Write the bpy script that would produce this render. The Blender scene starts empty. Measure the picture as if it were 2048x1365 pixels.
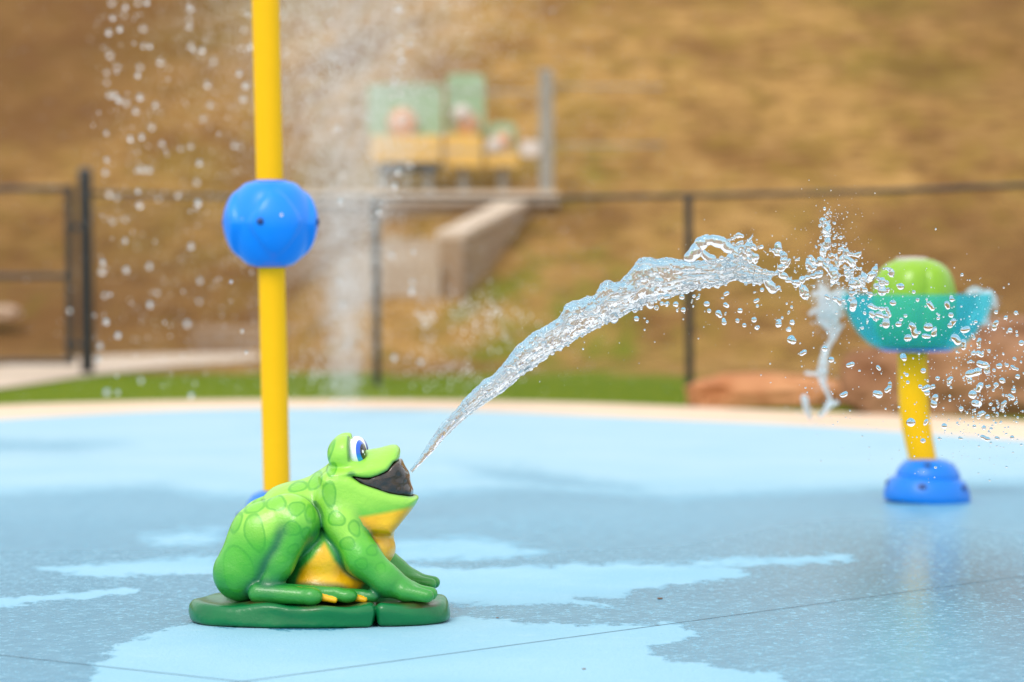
import bpy, math, random
import numpy as np
from mathutils import Vector, Matrix, Euler

random.seed(7)
rng = np.random.default_rng(7)
scene = bpy.context.scene
COL = scene.collection
R = math.radians

# ------------------------------------------------------------------ camera
LENS, CAM_H, HORIZON = 110.0, 1.10, 534.0
FPX = 2048 * LENS / 36.0
PITCH = math.atan((682.5 - HORIZON) / FPX)
cam_data = bpy.data.cameras.new('camera')
cam = bpy.data.objects.new('camera', cam_data)
COL.objects.link(cam)
cam.location = (0, 0, CAM_H)
cam.rotation_euler = (math.pi / 2 - PITCH, 0, 0)
cam_data.lens = LENS
cam_data.sensor_width = 36.0
cam_data.clip_end = 500
cam_data.dof.use_dof = True
cam_data.dof.focus_distance = 9.62
cam_data.dof.aperture_fstop = 1.8
scene.camera = cam


def ray(px, py):
    u, v = (px - 1024.0) / FPX, (682.5 - py) / FPX
    c, s = math.cos(PITCH), math.sin(PITCH)
    return u, c + v * s, v * c - s


def at(px, py, D):
    """world point on the sight line of a photo pixel, at depth y = D"""
    u, d, w = ray(px, py)
    k = D / d
    return Vector((u * k, D, CAM_H + w * k))


def ground(px, py, z=0.0):
    u, d, w = ray(px, py)
    k = (z - CAM_H) / w
    return Vector((u * k, d * k, z))


# ------------------------------------------------------------------ objects
def tag(o, label=None, cat=None, group=None, kind=None):
    if label: o['label'] = label
    if cat: o['category'] = cat
    if group: o['group'] = group
    if kind: o['kind'] = kind
    return o


def empty(name, loc=(0, 0, 0), rz=0.0):
    o = bpy.data.objects.new(name, None)
    COL.objects.link(o)
    o.location = loc
    o.rotation_euler = (0, 0, rz)
    o.empty_display_size = 0.1
    return o


def link(name, me, mat=None, parent=None, smooth=True):
    o = bpy.data.objects.new(name, me)
    COL.objects.link(o)
    if mat: me.materials.append(mat)
    if parent: o.parent = parent
    if smooth and len(me.polygons):
        me.polygons.foreach_set('use_smooth', np.ones(len(me.polygons), dtype=bool))
    return o


def mesh_np(name, verts, faces):
    """verts (n,3); faces (m,3) or (m,4) int array"""
    verts = np.asarray(verts, dtype=np.float32)
    faces = np.asarray(faces, dtype=np.int32)
    me = bpy.data.meshes.new(name)
    k = faces.shape[1]
    me.vertices.add(len(verts))
    me.vertices.foreach_set('co', verts.ravel())
    me.loops.add(faces.size)
    me.loops.foreach_set('vertex_index', faces.ravel())
    me.polygons.add(len(faces))
    me.polygons.foreach_set('loop_start', np.arange(0, faces.size, k, dtype=np.int32))
    me.polygons.foreach_set('loop_total', np.full(len(faces), k, dtype=np.int32))
    me.update(calc_edges=True)
    me.validate()
    return me


class MB:
    """collects simple shapes and links them as one mesh"""
    def __init__(s):
        s.v, s.f = [], []

    def add(s, v, f):
        n = len(s.v)
        s.v += [tuple(p) for p in v]
        s.f += [tuple(i + n for i in q) for q in f]
        return s

    def box(s, c, size, rz=0.0, bevel=0.0):
        hx, hy, hz = size[0] / 2, size[1] / 2, size[2] / 2
        b = min(bevel, hx * .9, hy * .9, hz * .9)
        rings = [(-hz, b), (-hz + b, 0), (hz - b, 0), (hz, b)] if b > 0 else [(-hz, 0), (hz, 0)]
        v = []
        for z, i in rings:
            x, y = hx - i, hy - i
            if b > 0:
                q = b * .6
                pts = [(-x + q, -y), (x - q, -y), (x, -y + q), (x, y - q), (x - q, y), (-x + q, y), (-x, y - q), (-x, -y + q)]
            else:
                pts = [(-x, -y), (x, -y), (x, y), (-x, y)]
            for p in pts:
                a, b2 = p
                v.append((c[0] + a * math.cos(rz) - b2 * math.sin(rz), c[1] + a * math.sin(rz) + b2 * math.cos(rz), c[2] + z))
        n = len(v) // len(rings)
        f = [tuple(range(n))[::-1], tuple(range(n * (len(rings) - 1), n * len(rings)))]
        for r in range(len(rings) - 1):
            for i in range(n):
                j = (i + 1) % n
                f.append((r * n + i, r * n + j, (r + 1) * n + j, (r + 1) * n + i))
        return s.add(v, f)

    def tube(s, pts, rad, n=12, caps=True):
        pts = [Vector(p) for p in pts]
        if not hasattr(rad, '__len__'): rad = [rad] * len(pts)
        up = None
        v, f = [], []
        for i, p in enumerate(pts):
            t = (pts[min(i + 1, len(pts) - 1)] - pts[max(i - 1, 0)]).normalized()
            if up is None:
                up = Vector((0, 0, 1)) if abs(t.z) < .9 else Vector((0, 1, 0))
            a = t.cross(up).normalized()
            b = a.cross(t).normalized()
            up = b
            for k in range(n):
                w = 2 * math.pi * k / n
                v.append(p + (a * math.cos(w) + b * math.sin(w)) * rad[i])
        for i in range(len(pts) - 1):
            for k in range(n):
                j = (k + 1) % n
                f.append((i * n + k, i * n + j, (i + 1) * n + j, (i + 1) * n + k))
        if caps:
            f.append(tuple(range(n))[::-1])
            f.append(tuple(range((len(pts) - 1) * n, len(pts) * n)))
        return s.add(v, f)

    def lathe(s, prof, n=48, c=(0, 0, 0), mod=None, closed=False):
        """prof: (r, z) list bottom to top"""
        v, f = [], []
        for r, z in prof:
            for k in range(n):
                w = 2 * math.pi * k / n
                q = r * (mod(w, z) if mod else 1.0)
                v.append((c[0] + q * math.cos(w), c[1] + q * math.sin(w), c[2] + z))
        m = len(prof)
        for i in range(m if closed else m - 1):
            i2 = (i + 1) % m
            for k in range(n):
                j = (k + 1) % n
                f.append((i * n + k, i * n + j, i2 * n + j, i2 * n + k))
        if not closed:
            f.append(tuple(range(n))[::-1])
            f.append(tuple(range((m - 1) * n, m * n)))
        return s.add(v, f)

    def build(s, name, mat, parent=None, smooth=True, angle=35):
        me = bpy.data.meshes.new(name)
        me.from_pydata(s.v, [], s.f)
        me.update()
        o = link(name, me, mat, parent, smooth)
        if smooth and angle:
            me.set_sharp_from_angle(angle=R(angle))
        return o


# ------------------------------------------------------------------ noise and isosurfaces
def _hash(ix, iy, iz, seed):
    h = (ix.astype(np.int64) * 374761393 + iy.astype(np.int64) * 668265263 + iz.astype(np.int64) * 2147483647 + seed * 974634911) & 0xffffffff
    h = ((h ^ (h >> 13)) * 1274126177) & 0xffffffff
    h = ((h ^ (h >> 16)) * 2246822519) & 0xffffffff
    return ((h ^ (h >> 15)) & 0xffff) / 32767.5 - 1.0


def vnoise(p, seed=0):
    """value noise in [-1,1]; p (n,3)"""
    i = np.floor(p).astype(np.int64)
    f = p - i
    f = f * f * f * (f * (f * 6 - 15) + 10)
    out = 0
    for dx in (0, 1):
        wx = f[:, 0] if dx else 1 - f[:, 0]
        for dy in (0, 1):
            wy = f[:, 1] if dy else 1 - f[:, 1]
            for dz in (0, 1):
                wz = f[:, 2] if dz else 1 - f[:, 2]
                out = out + wx * wy * wz * _hash(i[:, 0] + dx, i[:, 1] + dy, i[:, 2] + dz, seed)
    return out


def fbm(p, oct=4, seed=0, gain=.5):
    a, s, o = 1.0, 0, 0
    for k in range(oct):
        o = o + a * vnoise(p * 2.0 ** k + 17.3 * k, seed + k)
        s += a
        a *= gain
    return o / s


def surface_nets(F, origin, h):
    """smooth quad mesh of F = 0 (inside negative)"""
    F = F.astype(np.float32)
    S = F < 0
    nx, ny, nz = F.shape
    c8 = [S[dx:nx - 1 + dx, dy:ny - 1 + dy, dz:nz - 1 + dz] for dx in (0, 1) for dy in (0, 1) for dz in (0, 1)]
    cnt = sum(c.astype(np.int8) for c in c8)
    mask = (cnt > 0) & (cnt < 8)
    idx = np.argwhere(mask)
    vid = np.full(mask.shape, -1, dtype=np.int32)
    vid[mask] = np.arange(len(idx))
    acc = np.zeros((len(idx), 3)); num = np.zeros(len(idx))
    corners = [(dx, dy, dz) for dx in (0, 1) for dy in (0, 1) for dz in (0, 1)]
    vals = {c: F[idx[:, 0] + c[0], idx[:, 1] + c[1], idx[:, 2] + c[2]].astype(np.float64) for c in corners}
    for a in corners:
        for ax in range(3):
            if a[ax]: continue
            b = list(a); b[ax] = 1; b = tuple(b)
            va, vb = vals[a], vals[b]
            m = (va < 0) != (vb < 0)
            t = np.where(m, va / np.where(m, va - vb, 1), 0)
            p = np.array(a, float)[None, :] + np.zeros((len(idx), 1))
            p[:, ax] += t
            acc[m] += p[m]; num[m] += 1
    verts = (idx + acc / num[:, None]) * h + np.asarray(origin)
    quads = []
    for ax in range(3):
        o = [1, 2, 0][ax], [2, 0, 1][ax]
        sl = [slice(1, n - 1) for n in F.shape]
        sl0 = list(sl); sl1 = list(sl)
        sl0[ax] = slice(0, F.shape[ax] - 1); sl1[ax] = slice(1, F.shape[ax])
        a, b = S[tuple(sl0)], S[tuple(sl1)]
        e = np.argwhere(a != b)
        if not len(e): continue
        inside = a[tuple(e.T)]
        off = np.ones(3, int); off[ax] = 0
        e = e + off
        def cell(d0, d1):
            q = e.copy(); q[:, o[0]] -= d0; q[:, o[1]] -= d1
            return vid[q[:, 0], q[:, 1], q[:, 2]]
        q = np.stack([cell(0, 0), cell(1, 0), cell(1, 1), cell(0, 1)], 1)
        q[~inside] = q[~inside][:, ::-1]
        quads.append(q)
    return verts, np.concatenate(quads)


def smin(a, b, k):
    h = np.maximum(k - np.abs(a - b), 0) / k
    return np.minimum(a, b) - h * h * k * .25


def smax(a, b, k):
    return -smin(-a, -b, k)


def poly_sdf(px, pz, poly):
    d = None; s = None
    n = len(poly)
    for i in range(n):
        ax, az = poly[i]; bx, bz = poly[i - 1]
        ex, ez = bx - ax, bz - az
        wx, wz = px - ax, pz - az
        t = np.clip((wx * ex + wz * ez) / (ex * ex + ez * ez + 1e-12), 0, 1)
        q = (wx - ex * t) ** 2 + (wz - ez * t) ** 2
        c1 = (pz >= az); c2 = (pz < bz); c3 = (ex * wz > ez * wx)
        flip = (c1 & c2 & c3) | (~c1 & ~c2 & ~c3)
        d = q if d is None else np.minimum(d, q)
        s = np.where(flip, -1.0, 1.0) if s is None else np.where(flip, -s, s)
    return s * np.sqrt(d)


def cone(X, Y, Z, a, b, ra, rb, sy=1.0):
    ax, ay, az = a; bx, by, bz = b
    ey = (by - ay) / sy
    ex, ez = bx - ax, bz - az
    wx, wy, wz = X - ax, (Y - ay) / sy, Z - az
    t = np.clip((wx * ex + wy * ey + wz * ez) / (ex * ex + ey * ey + ez * ez + 1e-12), 0, 1)
    d = np.sqrt((wx - ex * t) ** 2 + (wy - ey * t) ** 2 + (wz - ez * t) ** 2)
    return d - (ra + (rb - ra) * t)


def ellipsoid(X, Y, Z, c, r):
    x, y, z = (X - c[0]) / r[0], (Y - c[1]) / r[1], (Z - c[2]) / r[2]
    k0 = np.sqrt(x * x + y * y + z * z)
    k1 = np.sqrt((x / r[0]) ** 2 + (y / r[1]) ** 2 + (z / r[2]) ** 2) + 1e-9
    return np.where(k0 < 1e-4, -min(r), k0 * (k0 - 1) / k1)


def catmull(pts, n=8, closed=True):
    pts = [np.array(p, float) for p in pts]
    m = len(pts); out = []
    for i in range(m if closed else m - 1):
        if closed:
            p0, p1, p2, p3 = pts[i - 1], pts[i], pts[(i + 1) % m], pts[(i + 2) % m]
        else:
            p0, p1, p2, p3 = pts[max(i - 1, 0)], pts[i], pts[i + 1], pts[min(i + 2, m - 1)]
        for k in range(n):
            t = k / n
            out.append(.5 * ((2 * p1) + (p2 - p0) * t + (2 * p0 - 5 * p1 + 4 * p2 - p3) * t * t + (3 * p1 - p0 - 3 * p2 + p3) * t ** 3))
    if not closed: out.append(pts[-1])
    return out


def attr(me, name, vals):
    a = me.attributes.new(name, 'FLOAT', 'POINT')
    a.data.foreach_set('value', np.asarray(vals, dtype=np.float32))


_ico_cache = {}


def ico(sub):
    if sub not in _ico_cache:
        import bmesh
        bm = bmesh.new()
        bmesh.ops.create_icosphere(bm, subdivisions=sub, radius=1.0)
        v = np.array([x.co[:] for x in bm.verts]); f = np.array([[q.index for q in t.verts] for t in bm.faces])
        bm.free()
        _ico_cache[sub] = (v, f)
    return _ico_cache[sub]
# ------------------------------------------------------------------ materials
class N:
    """small node-tree writer"""
    def __init__(s, name):
        s.m = bpy.data.materials.new(name)
        s.m.use_nodes = True
        s.t = s.m.node_tree
        s.t.nodes.clear()
        s.out = s.t.nodes.new('ShaderNodeOutputMaterial')

    def n(s, kind, **kw):
        x = s.t.nodes.new('ShaderNode' + kind)
        for k, v in kw.items(): setattr(x, k, v)
        return x

    def l(s, a, b): s.t.links.new(a, b)

    def put(s, sock, val):
        if isinstance(val, bpy.types.NodeSocket): s.l(val, sock)
        else: sock.default_value = val

    def attr(s, name):
        return s.n('Attribute', attribute_name=name).outputs['Fac']

    def coord(s, which='Object', scale=None):
        o = s.n('TexCoord').outputs[which]
        if scale is not None:
            mp = s.n('Mapping'); s.l(o, mp.inputs['Vector']); mp.inputs['Scale'].default_value = scale
            o = mp.outputs[0]
        return o

    def noise(s, vec, scale, detail=4, rough=.5, dist=0.0):
        x = s.n('TexNoise'); s.l(vec, x.inputs['Vector'])
        x.inputs['Scale'].default_value = scale; x.inputs['Detail'].default_value = detail
        x.inputs['Roughness'].default_value = rough; x.inputs['Distortion'].default_value = dist
        return x.outputs['Fac']

    def math(s, op, a, b=None, c=None):
        x = s.n('Math', operation=op)
        s.put(x.inputs[0], a)
        if b is not None: s.put(x.inputs[1], b)
        if c is not None: s.put(x.inputs[2], c)
        return x.outputs[0]

    def step(s, v, lo, hi):
        x = s.n('MapRange', interpolation_type='SMOOTHSTEP')
        s.put(x.inputs['Value'], v); s.put(x.inputs['From Min'], lo); s.put(x.inputs['From Max'], hi)
        return x.outputs[0]

    def mix(s, f, a, b):
        x = s.n('Mix', data_type='RGBA')
        s.put(x.inputs['Factor'], f)
        for sock, v in ((x.inputs['A'], a), (x.inputs['B'], b)):
            pass
        ins = [i for i in x.inputs if i.type == 'RGBA']
        for sock, v in zip(ins, (a, b)):
            s.put(sock, v if isinstance(v, bpy.types.NodeSocket) else (*v, 1.0))
        return [o for o in x.outputs if o.type == 'RGBA'][0]

    def bump(s, h, strength=.3, dist=.01):
        x = s.n('Bump'); s.l(h, x.inputs['Height'])
        x.inputs['Strength'].default_value = strength; x.inputs['Distance'].default_value = dist
        return x.outputs[0]

    def bsdf(s, color, rough=.5, **kw):
        x = s.n('BsdfPrincipled')
        s.put(x.inputs['Base Color'], color if isinstance(color, bpy.types.NodeSocket) else (*color, 1.0))
        s.put(x.inputs['Roughness'], rough)
        for k, v in kw.items():
            s.put(x.inputs[k.replace('_', ' ')], v)
        return x

    def done(s, sh):
        s.l(sh if isinstance(sh, bpy.types.NodeSocket) else sh.outputs[0], s.out.inputs['Surface'])
        return s.m


def paint(name, col, rough=.3, var=.08, scale=6, coat=.3, bump=.15, spec=.5):
    k = N(name)
    co = k.coord()
    n1 = k.noise(co, scale, 5)
    dark = tuple(c * (1 - var * 2) for c in col); lite = tuple(min(1, c * (1 + var)) for c in col)
    c = k.mix(n1, dark, lite)
    n2 = k.noise(co, scale * 14, 3)
    r = k.math('MULTIPLY_ADD', n1, .2, rough - .1)
    return k.done(k.bsdf(c, r, Coat_Weight=coat, Coat_Roughness=.15, Specular_IOR_Level=spec, Normal=k.bump(n2, bump, .004)))


def rough_mat(name, a, b, scale, rough=.85, bump=.4, bd=.02, detail=6):
    k = N(name)
    co = k.coord()
    n1 = k.noise(co, scale, detail, .6)
    n2 = k.noise(co, scale * 9, 4)
    c = k.mix(k.step(n1, .3, .7), a, b)
    c = k.mix(k.math('MULTIPLY', n2, .35), c, tuple(x * .6 for x in a))
    return k.done(k.bsdf(c, rough, Normal=k.bump(n2, bump, bd)))


def water_mat(name, white=0.0, rough=.0, col=(1, 1, 1)):
    k = N(name)
    g = k.bsdf(col, rough, IOR=1.333, Transmission_Weight=1.0)
    if white <= 0: return k.done(g)
    # aerated water: fine bubbles scatter light white
    d = k.bsdf((.97, .98, .98), .25)
    tr = k.n('BsdfTranslucent'); tr.inputs['Color'].default_value = (.97, .98, .99, 1)
    m0 = k.n('MixShader'); m0.inputs[0].default_value = .5; k.l(d.outputs[0], m0.inputs[1]); k.l(tr.outputs[0], m0.inputs[2])
    m = k.n('MixShader'); m.inputs[0].default_value = white
    k.l(g.outputs[0], m.inputs[1]); k.l(m0.outputs[0], m.inputs[2])
    return k.done(m)


M = {}
M['yellow'] = paint('yellow_paint', (.95, .50, .0005), .42, .03, coat=.0, spec=.22)
M['blue'] = paint('blue_plastic', (.0005, .25, .92), .36, .05, coat=.08, spec=.4)
M['blue_base'] = paint('blue_base_plastic', (.0005, .19, .70), .36, .06, coat=.08, spec=.4)
M['blue_dark'] = paint('dark_blue_recess', (.004, .03, .16), .5)
M['lime'] = paint('lime_plastic', (.23, .45, .006), .34, .07)
M['black_metal'] = paint('black_vinyl', (.010, .013, .014), .45, .1)
M['grey_metal'] = rough_mat('grey_metal', (.26, .25, .22), (.36, .35, .31), 6, .5, .2)
M['steel'] = paint('steel', (.55, .55, .55), .3)
M['concrete'] = rough_mat('concrete', (.42, .33, .24), (.54, .44, .33), 1.2, .9)
M['wall_concrete'] = rough_mat('retaining_concrete', (.30, .20, .12), (.40, .29, .18), .9, .9)
M['path'] = rough_mat('path_concrete', (.56, .44, .33), (.68, .55, .42), .8, .9)
M['border'] = rough_mat('border_concrete', (.74, .54, .38), (.84, .64, .47), .7, .85)
M['orange_rock'] = rough_mat('orange_sandstone', (.42, .15, .05), (.66, .33, .15), 1.6, .9, .6, .05)
M['brown_rock'] = rough_mat('brown_sandstone', (.20, .085, .035), (.46, .25, .13), 1.3, .9, .6, .05)
M['pale_rock'] = rough_mat('pale_rock', (.42, .27, .17), (.58, .42, .30), 2, .9)
M['play_green'] = paint('play_green', (.31, .45, .27), .4)  # play colours mixed paler to carry the haze of the spray in front
M['play_orange'] = paint('play_orange', (.68, .36, .20), .4)
M['play_yellow'] = paint('play_yellow', (.74, .46, .11), .4)
M['play_white'] = paint('play_white', (.62, .55, .50), .4)
M['water'] = water_mat('water')
M['jet_water'] = water_mat('bubbly_water', .14)
M['crown_water'] = water_mat('broken_water', .10)
M['white_water'] = water_mat('aerated_water', .34, .0)
M['mist_water'] = water_mat('spray_water', .85, .03)


def bowl_mat():
    k = N('cyan_acrylic')
    p = k.bsdf((.20, .68, .82), .18, Coat_Weight=.3)
    tl = k.n('BsdfTranslucent'); tl.inputs[0].default_value = (.18, .80, 1.0, 1)
    t = k.n('BsdfTransparent'); t.inputs[0].default_value = (.50, .95, .98, 1)
    m1 = k.n('MixShader'); m1.inputs[0].default_value = .5
    k.l(p.outputs[0], m1.inputs[1]); k.l(tl.outputs[0], m1.inputs[2])
    m2 = k.n('MixShader'); m2.inputs[0].default_value = .76
    k.l(m1.outputs[0], m2.inputs[1]); k.l(t.outputs[0], m2.inputs[2])
    return k.done(m2)


M['bowl'] = bowl_mat()


def frog_mat():
    k = N('frog_paint')
    co = k.coord()
    tone, crease, spot, yel = k.attr('tone'), k.attr('crease'), k.attr('spot'), k.attr('yellow')
    n = k.noise(co, 9, 4)
    n2 = k.noise(co, 70, 3)
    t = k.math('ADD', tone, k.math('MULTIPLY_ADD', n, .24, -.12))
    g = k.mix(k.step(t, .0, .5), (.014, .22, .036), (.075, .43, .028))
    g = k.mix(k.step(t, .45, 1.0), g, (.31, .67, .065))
    sp = k.math('ADD', spot, k.math('MULTIPLY_ADD', n2, .004, -.002))
    fill = k.step(sp, .004, -.004)
    g = k.mix(k.math('MULTIPLY', fill, .42), g, (.05, .38, .012))
    edge = k.step(k.math('ABSOLUTE', sp), .0052, .0008)
    g = k.mix(k.math('MULTIPLY', edge, .56), g, (.03, .31, .015))
    yc = k.mix(k.step(n, .35, .7), (.82, .40, .002), (.93, .53, .006))
    g = k.mix(k.step(yel, -.012, .008), g, yc)
    # airbrushed dark green lines along the joins of the limbs
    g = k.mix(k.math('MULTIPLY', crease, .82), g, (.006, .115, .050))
    dirt = k.step(k.noise(co, 160, 2), .76, .80)
    g = k.mix(k.math('MULTIPLY', dirt, .35), g, (.03, .10, .02))
    b = k.bump(k.math('ADD', k.noise(co, 48, 5, .6), k.math('MULTIPLY', k.noise(co, 160, 2), .35)), .36, .007)
    return k.done(k.bsdf(g, k.math('MULTIPLY_ADD', n2, .18, .27), Coat_Weight=.22, Coat_Roughness=.12, Normal=b))


M['frog'] = frog_mat()


def lily_mat():
    k = N('lily_paint')
    co = k.coord()
    n = k.noise(co, 8, 5)
    g = k.mix(n, (.002, .115, .038), (.004, .20, .052))
    grime = k.attr('grime')
    g = k.mix(k.math('MULTIPLY', grime, k.step(n, .35, .6)), g, (.075, .055, .012))
    b = k.bump(k.noise(co, 42, 4), .25, .008)
    return k.done(k.bsdf(g, .30, Specular_IOR_Level=.35, Coat_Weight=.12, Coat_Roughness=.15, Normal=b))


M['lily'] = lily_mat()


def mouth_mat():
    k = N('mouth_paint')
    co = k.coord()
    n = k.noise(co, 30, 5, .6)
    g = k.mix(k.step(n, .4, .65), (.010, .008, .006), (.045, .022, .012))
    return k.done(k.bsdf(g, k.math('MULTIPLY_ADD', n, .3, .08), Coat_Weight=.8, Coat_Roughness=.08, Normal=k.bump(n, .5, .01)))


M['mouth'] = mouth_mat()


def eye_mat(side):
    """painted eye: iris, pupil and two painted dots round an axis in object space"""
    k = N('eye_paint')
    co = k.coord()
    nv = k.n('VectorMath', operation='NORMALIZE'); k.l(co, nv.inputs[0])
    def ang(v):
        d = k.n('VectorMath', operation='DOT_PRODUCT'); k.l(nv.outputs[0], d.inputs[0])
        d.inputs[1].default_value = Vector(v).normalized()
        return k.math('ARCCOSINE', k.math('MINIMUM', d.outputs['Value'], .99999))
    ax = (1.0, .50 * side, .06)
    a = ang(ax)
    c = k.mix(k.step(a, 1.0, .96), (.86, .87, .88), (.005, .11, .62))
    low = k.n('SeparateXYZ'); k.l(nv.outputs[0], low.inputs[0])
    c2 = k.mix(k.math('MULTIPLY', k.step(a, 1.0, .96), k.step(low.outputs['Z'], .15, -.5)), c, (.01, .36, .80))
    c3 = k.mix(k.step(a, .60, .56), c2, (.006, .006, .008))
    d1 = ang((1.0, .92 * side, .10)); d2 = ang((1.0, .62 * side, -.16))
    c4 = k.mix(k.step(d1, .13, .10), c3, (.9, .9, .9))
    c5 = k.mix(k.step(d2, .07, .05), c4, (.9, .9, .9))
    return k.done(k.bsdf(c5, .12, Coat_Weight=.8, Coat_Roughness=.05))


def pad_mat():
    k = N('splash_pad_surface')
    co = k.coord('Object')
    # dry paint
    n1 = k.noise(co, 1.1, 4); n2 = k.noise(co, 70, 3, .6); n3 = k.noise(co, 14, 4)
    big = k.noise(co, .35, 3)
    dry = k.mix(k.step(n1, .3, .7), (.255, .50, .64), (.31, .55, .685))
    dry = k.mix(k.math('MULTIPLY', k.step(n2, .56, .72), .42), dry, (.14, .39, .585))
    dry = k.mix(k.math('MULTIPLY', k.step(n3, .55, .75), .3), dry, (.37, .59, .69))
    wetc = k.mix(k.step(n3, .3, .75), (.080, .30, .45), (.12, .365, .52))
    # wet film outline: drawn zones (attribute) frayed by noise
    st = k.noise(k.coord('Object', (2.0, 1.0, 1)), 5.5, 6, .62)
    w = k.math('ADD', k.attr('wet'), k.math('MULTIPLY_ADD', st, 1.3, -.65))
    w = k.math('ADD', w, k.math('MULTIPLY_ADD', k.noise(co, 30, 4, .6), .34, -.17))
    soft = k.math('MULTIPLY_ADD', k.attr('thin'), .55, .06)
    wet = k.step(w, k.math('MULTIPLY', soft, -1.0), soft)
    # raised grains of the coating stay dry inside the film
    grains = k.step(k.math('ADD', k.noise(co, 42, 4, .62), k.math('MULTIPLY_ADD', n3, .22, k.math('MULTIPLY', big, .22))), .775, .86)
    film = k.math('MULTIPLY', wet, k.math('SUBTRACT', 1.0, k.math('MULTIPLY', grains, .8)))
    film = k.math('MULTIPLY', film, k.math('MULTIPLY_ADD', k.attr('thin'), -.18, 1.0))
    dry = k.mix(k.math('MULTIPLY', k.attr('sky_sheen'), k.math('MULTIPLY_ADD', n1, .5, .35)), dry, (.40, .56, .635))  # sky reflection at grazing view painted in as paler colour far off
    c = k.mix(film, dry, wetc)
    specks = k.step(k.noise(co, 110, 1), .80, .83)
    c = k.mix(k.math('MULTIPLY', specks, .55), c, (.05, .12, .2))
    rough = k.math('MULTIPLY_ADD', film, k.math('MULTIPLY_ADD', k.attr('pool'), -.12, -.50), .74)
    hgt = k.math('MULTIPLY', k.noise(co, 85, 4, .6), k.math('SUBTRACT', 1.0, k.math('MULTIPLY', film, .88)))
    return k.done(k.bsdf(c, rough, Specular_IOR_Level=k.math('MULTIPLY_ADD', k.attr('pool'), .30, .22), Normal=k.bump(hgt, .45, .012)))


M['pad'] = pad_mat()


def hill_mat():
    k = N('dry_hillside')
    co = k.coord('Object')
    fl = k.coord('Object', (1, .45, 1))
    n1 = k.noise(fl, .55, 6, .6); n2 = k.noise(fl, 1.9, 5, .6); n3 = k.noise(co, 9, 5, .7); n4 = k.noise(k.coord('Object', (1, .6, 1)), .23, 4)
    c = k.mix(k.step(n1, .30, .62), (.19, .092, .028), (.44, .255, .078))
    c = k.mix(k.math('MULTIPLY', k.step(n2, .46, .62), .6), c, (.27, .175, .030))
    c = k.mix(k.math('MULTIPLY', k.step(n4, .55, .72), .55), c, (.17, .14, .014))
    c = k.mix(k.math('MULTIPLY', k.step(n3, .42, .66), .55), c, (.155, .076, .024))
    n5 = k.noise(k.coord('Object', (.8, 1.1, 1)), 2.6, 5, .65)
    c = k.mix(k.math('MULTIPLY', k.step(n5, .50, .64), .7), c, (.125, .060, .018))
    c = k.mix(k.math('MULTIPLY', k.step(n5, .46, .32), .5), c, (.50, .31, .12))
    dk = k.attr('dark_brown')
    c = k.mix(k.math('MULTIPLY', dk, .75), c, (.125, .056, .018))
    gr = k.attr('green')
    gn = k.step(k.math('ADD', gr, k.math('MULTIPLY_ADD', n2, .8, -.4)), .30, .70)
    gc = k.mix(k.step(n3, .3, .7), (.072, .145, .006), (.18, .22, .010))
    c = k.mix(gn, c, gc)
    return k.done(k.bsdf(c, .95, Specular_IOR_Level=.08, Normal=k.bump(n3, .6, .08)))


M['hill'] = hill_mat()


def lawn_mat():
    k = N('lawn')
    co = k.coord('Object')
    n1 = k.noise(co, .8, 5); n2 = k.noise(co, 40, 3, .7)
    c = k.mix(k.step(n1, .35, .65), (.075, .20, .010), (.13, .26, .015))
    c = k.mix(k.math('MULTIPLY', n2, .5), c, (.03, .08, .006))
    return k.done(k.bsdf(c, .9, Specular_IOR_Level=.1, Normal=k.bump(n2, .5, .02)))


M['lawn'] = lawn_mat()
# ------------------------------------------------------------------ setting
def sstep(x, a, b):
    t = np.clip((np.asarray(x, float) - a) / (b - a), 0, 1)
    return t * t * (3 - 2 * t)


def hill_start(X):
    return 36 + 4.6 * (1 - sstep(X, -4.0, -1.5))


def hill_z(X, Y):
    X = np.asarray(X, float); Y = np.asarray(Y, float)
    d = Y - hill_start(X)
    soft = np.where(d > 0, np.where(d < 2, d * d / 4, d - 1), 0)
    q = np.stack([X.ravel() * .35, Y.ravel() * .35, np.zeros(X.size)], 1)
    bump = fbm(q, 3, 5).reshape(X.shape) * .16 * sstep(d, 0, 4)
    return np.minimum(.30 * soft, 17) + bump


def axis(segs):
    out = []
    for a, b, n in segs: out += list(np.linspace(a, b, n, endpoint=False))
    return np.array(out + [segs[-1][1]])


gx = axis([(-80, -14, 22), (-14, 14, 140), (14, 80, 22)])
gy = axis([(-40, 18, 20), (18, 66, 240), (66, 120, 40)])
GX, GY = np.meshgrid(gx, gy, indexing='ij')
GZ = hill_z(GX, GY) - .02
nx_, ny_ = GX.shape
ii = np.arange(nx_ * ny_).reshape(nx_, ny_)
fq = np.stack([ii[:-1, :-1], ii[1:, :-1], ii[1:, 1:], ii[:-1, 1:]], -1).reshape(-1, 4)
me = mesh_np('hillside', np.stack([GX, GY, GZ], -1).reshape(-1, 3), fq)
edge_d = GY - (26.0 - .10 * np.maximum(GX + 1.6, 0) ** 1.7 - .12 * np.maximum(-GX - 2.2, 0) ** 1.6)
green = 1.05 - sstep(edge_d, 2.0, 9.0 + 0 * GX) * 1.0
green = np.where(GX < -1.2, 1.15 - sstep(edge_d, 4.5, 8.5), green)
green += .34 * np.exp(-((GX - .75) / 1.5) ** 2 - ((GY - 33.5) / 3.2) ** 2)
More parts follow.
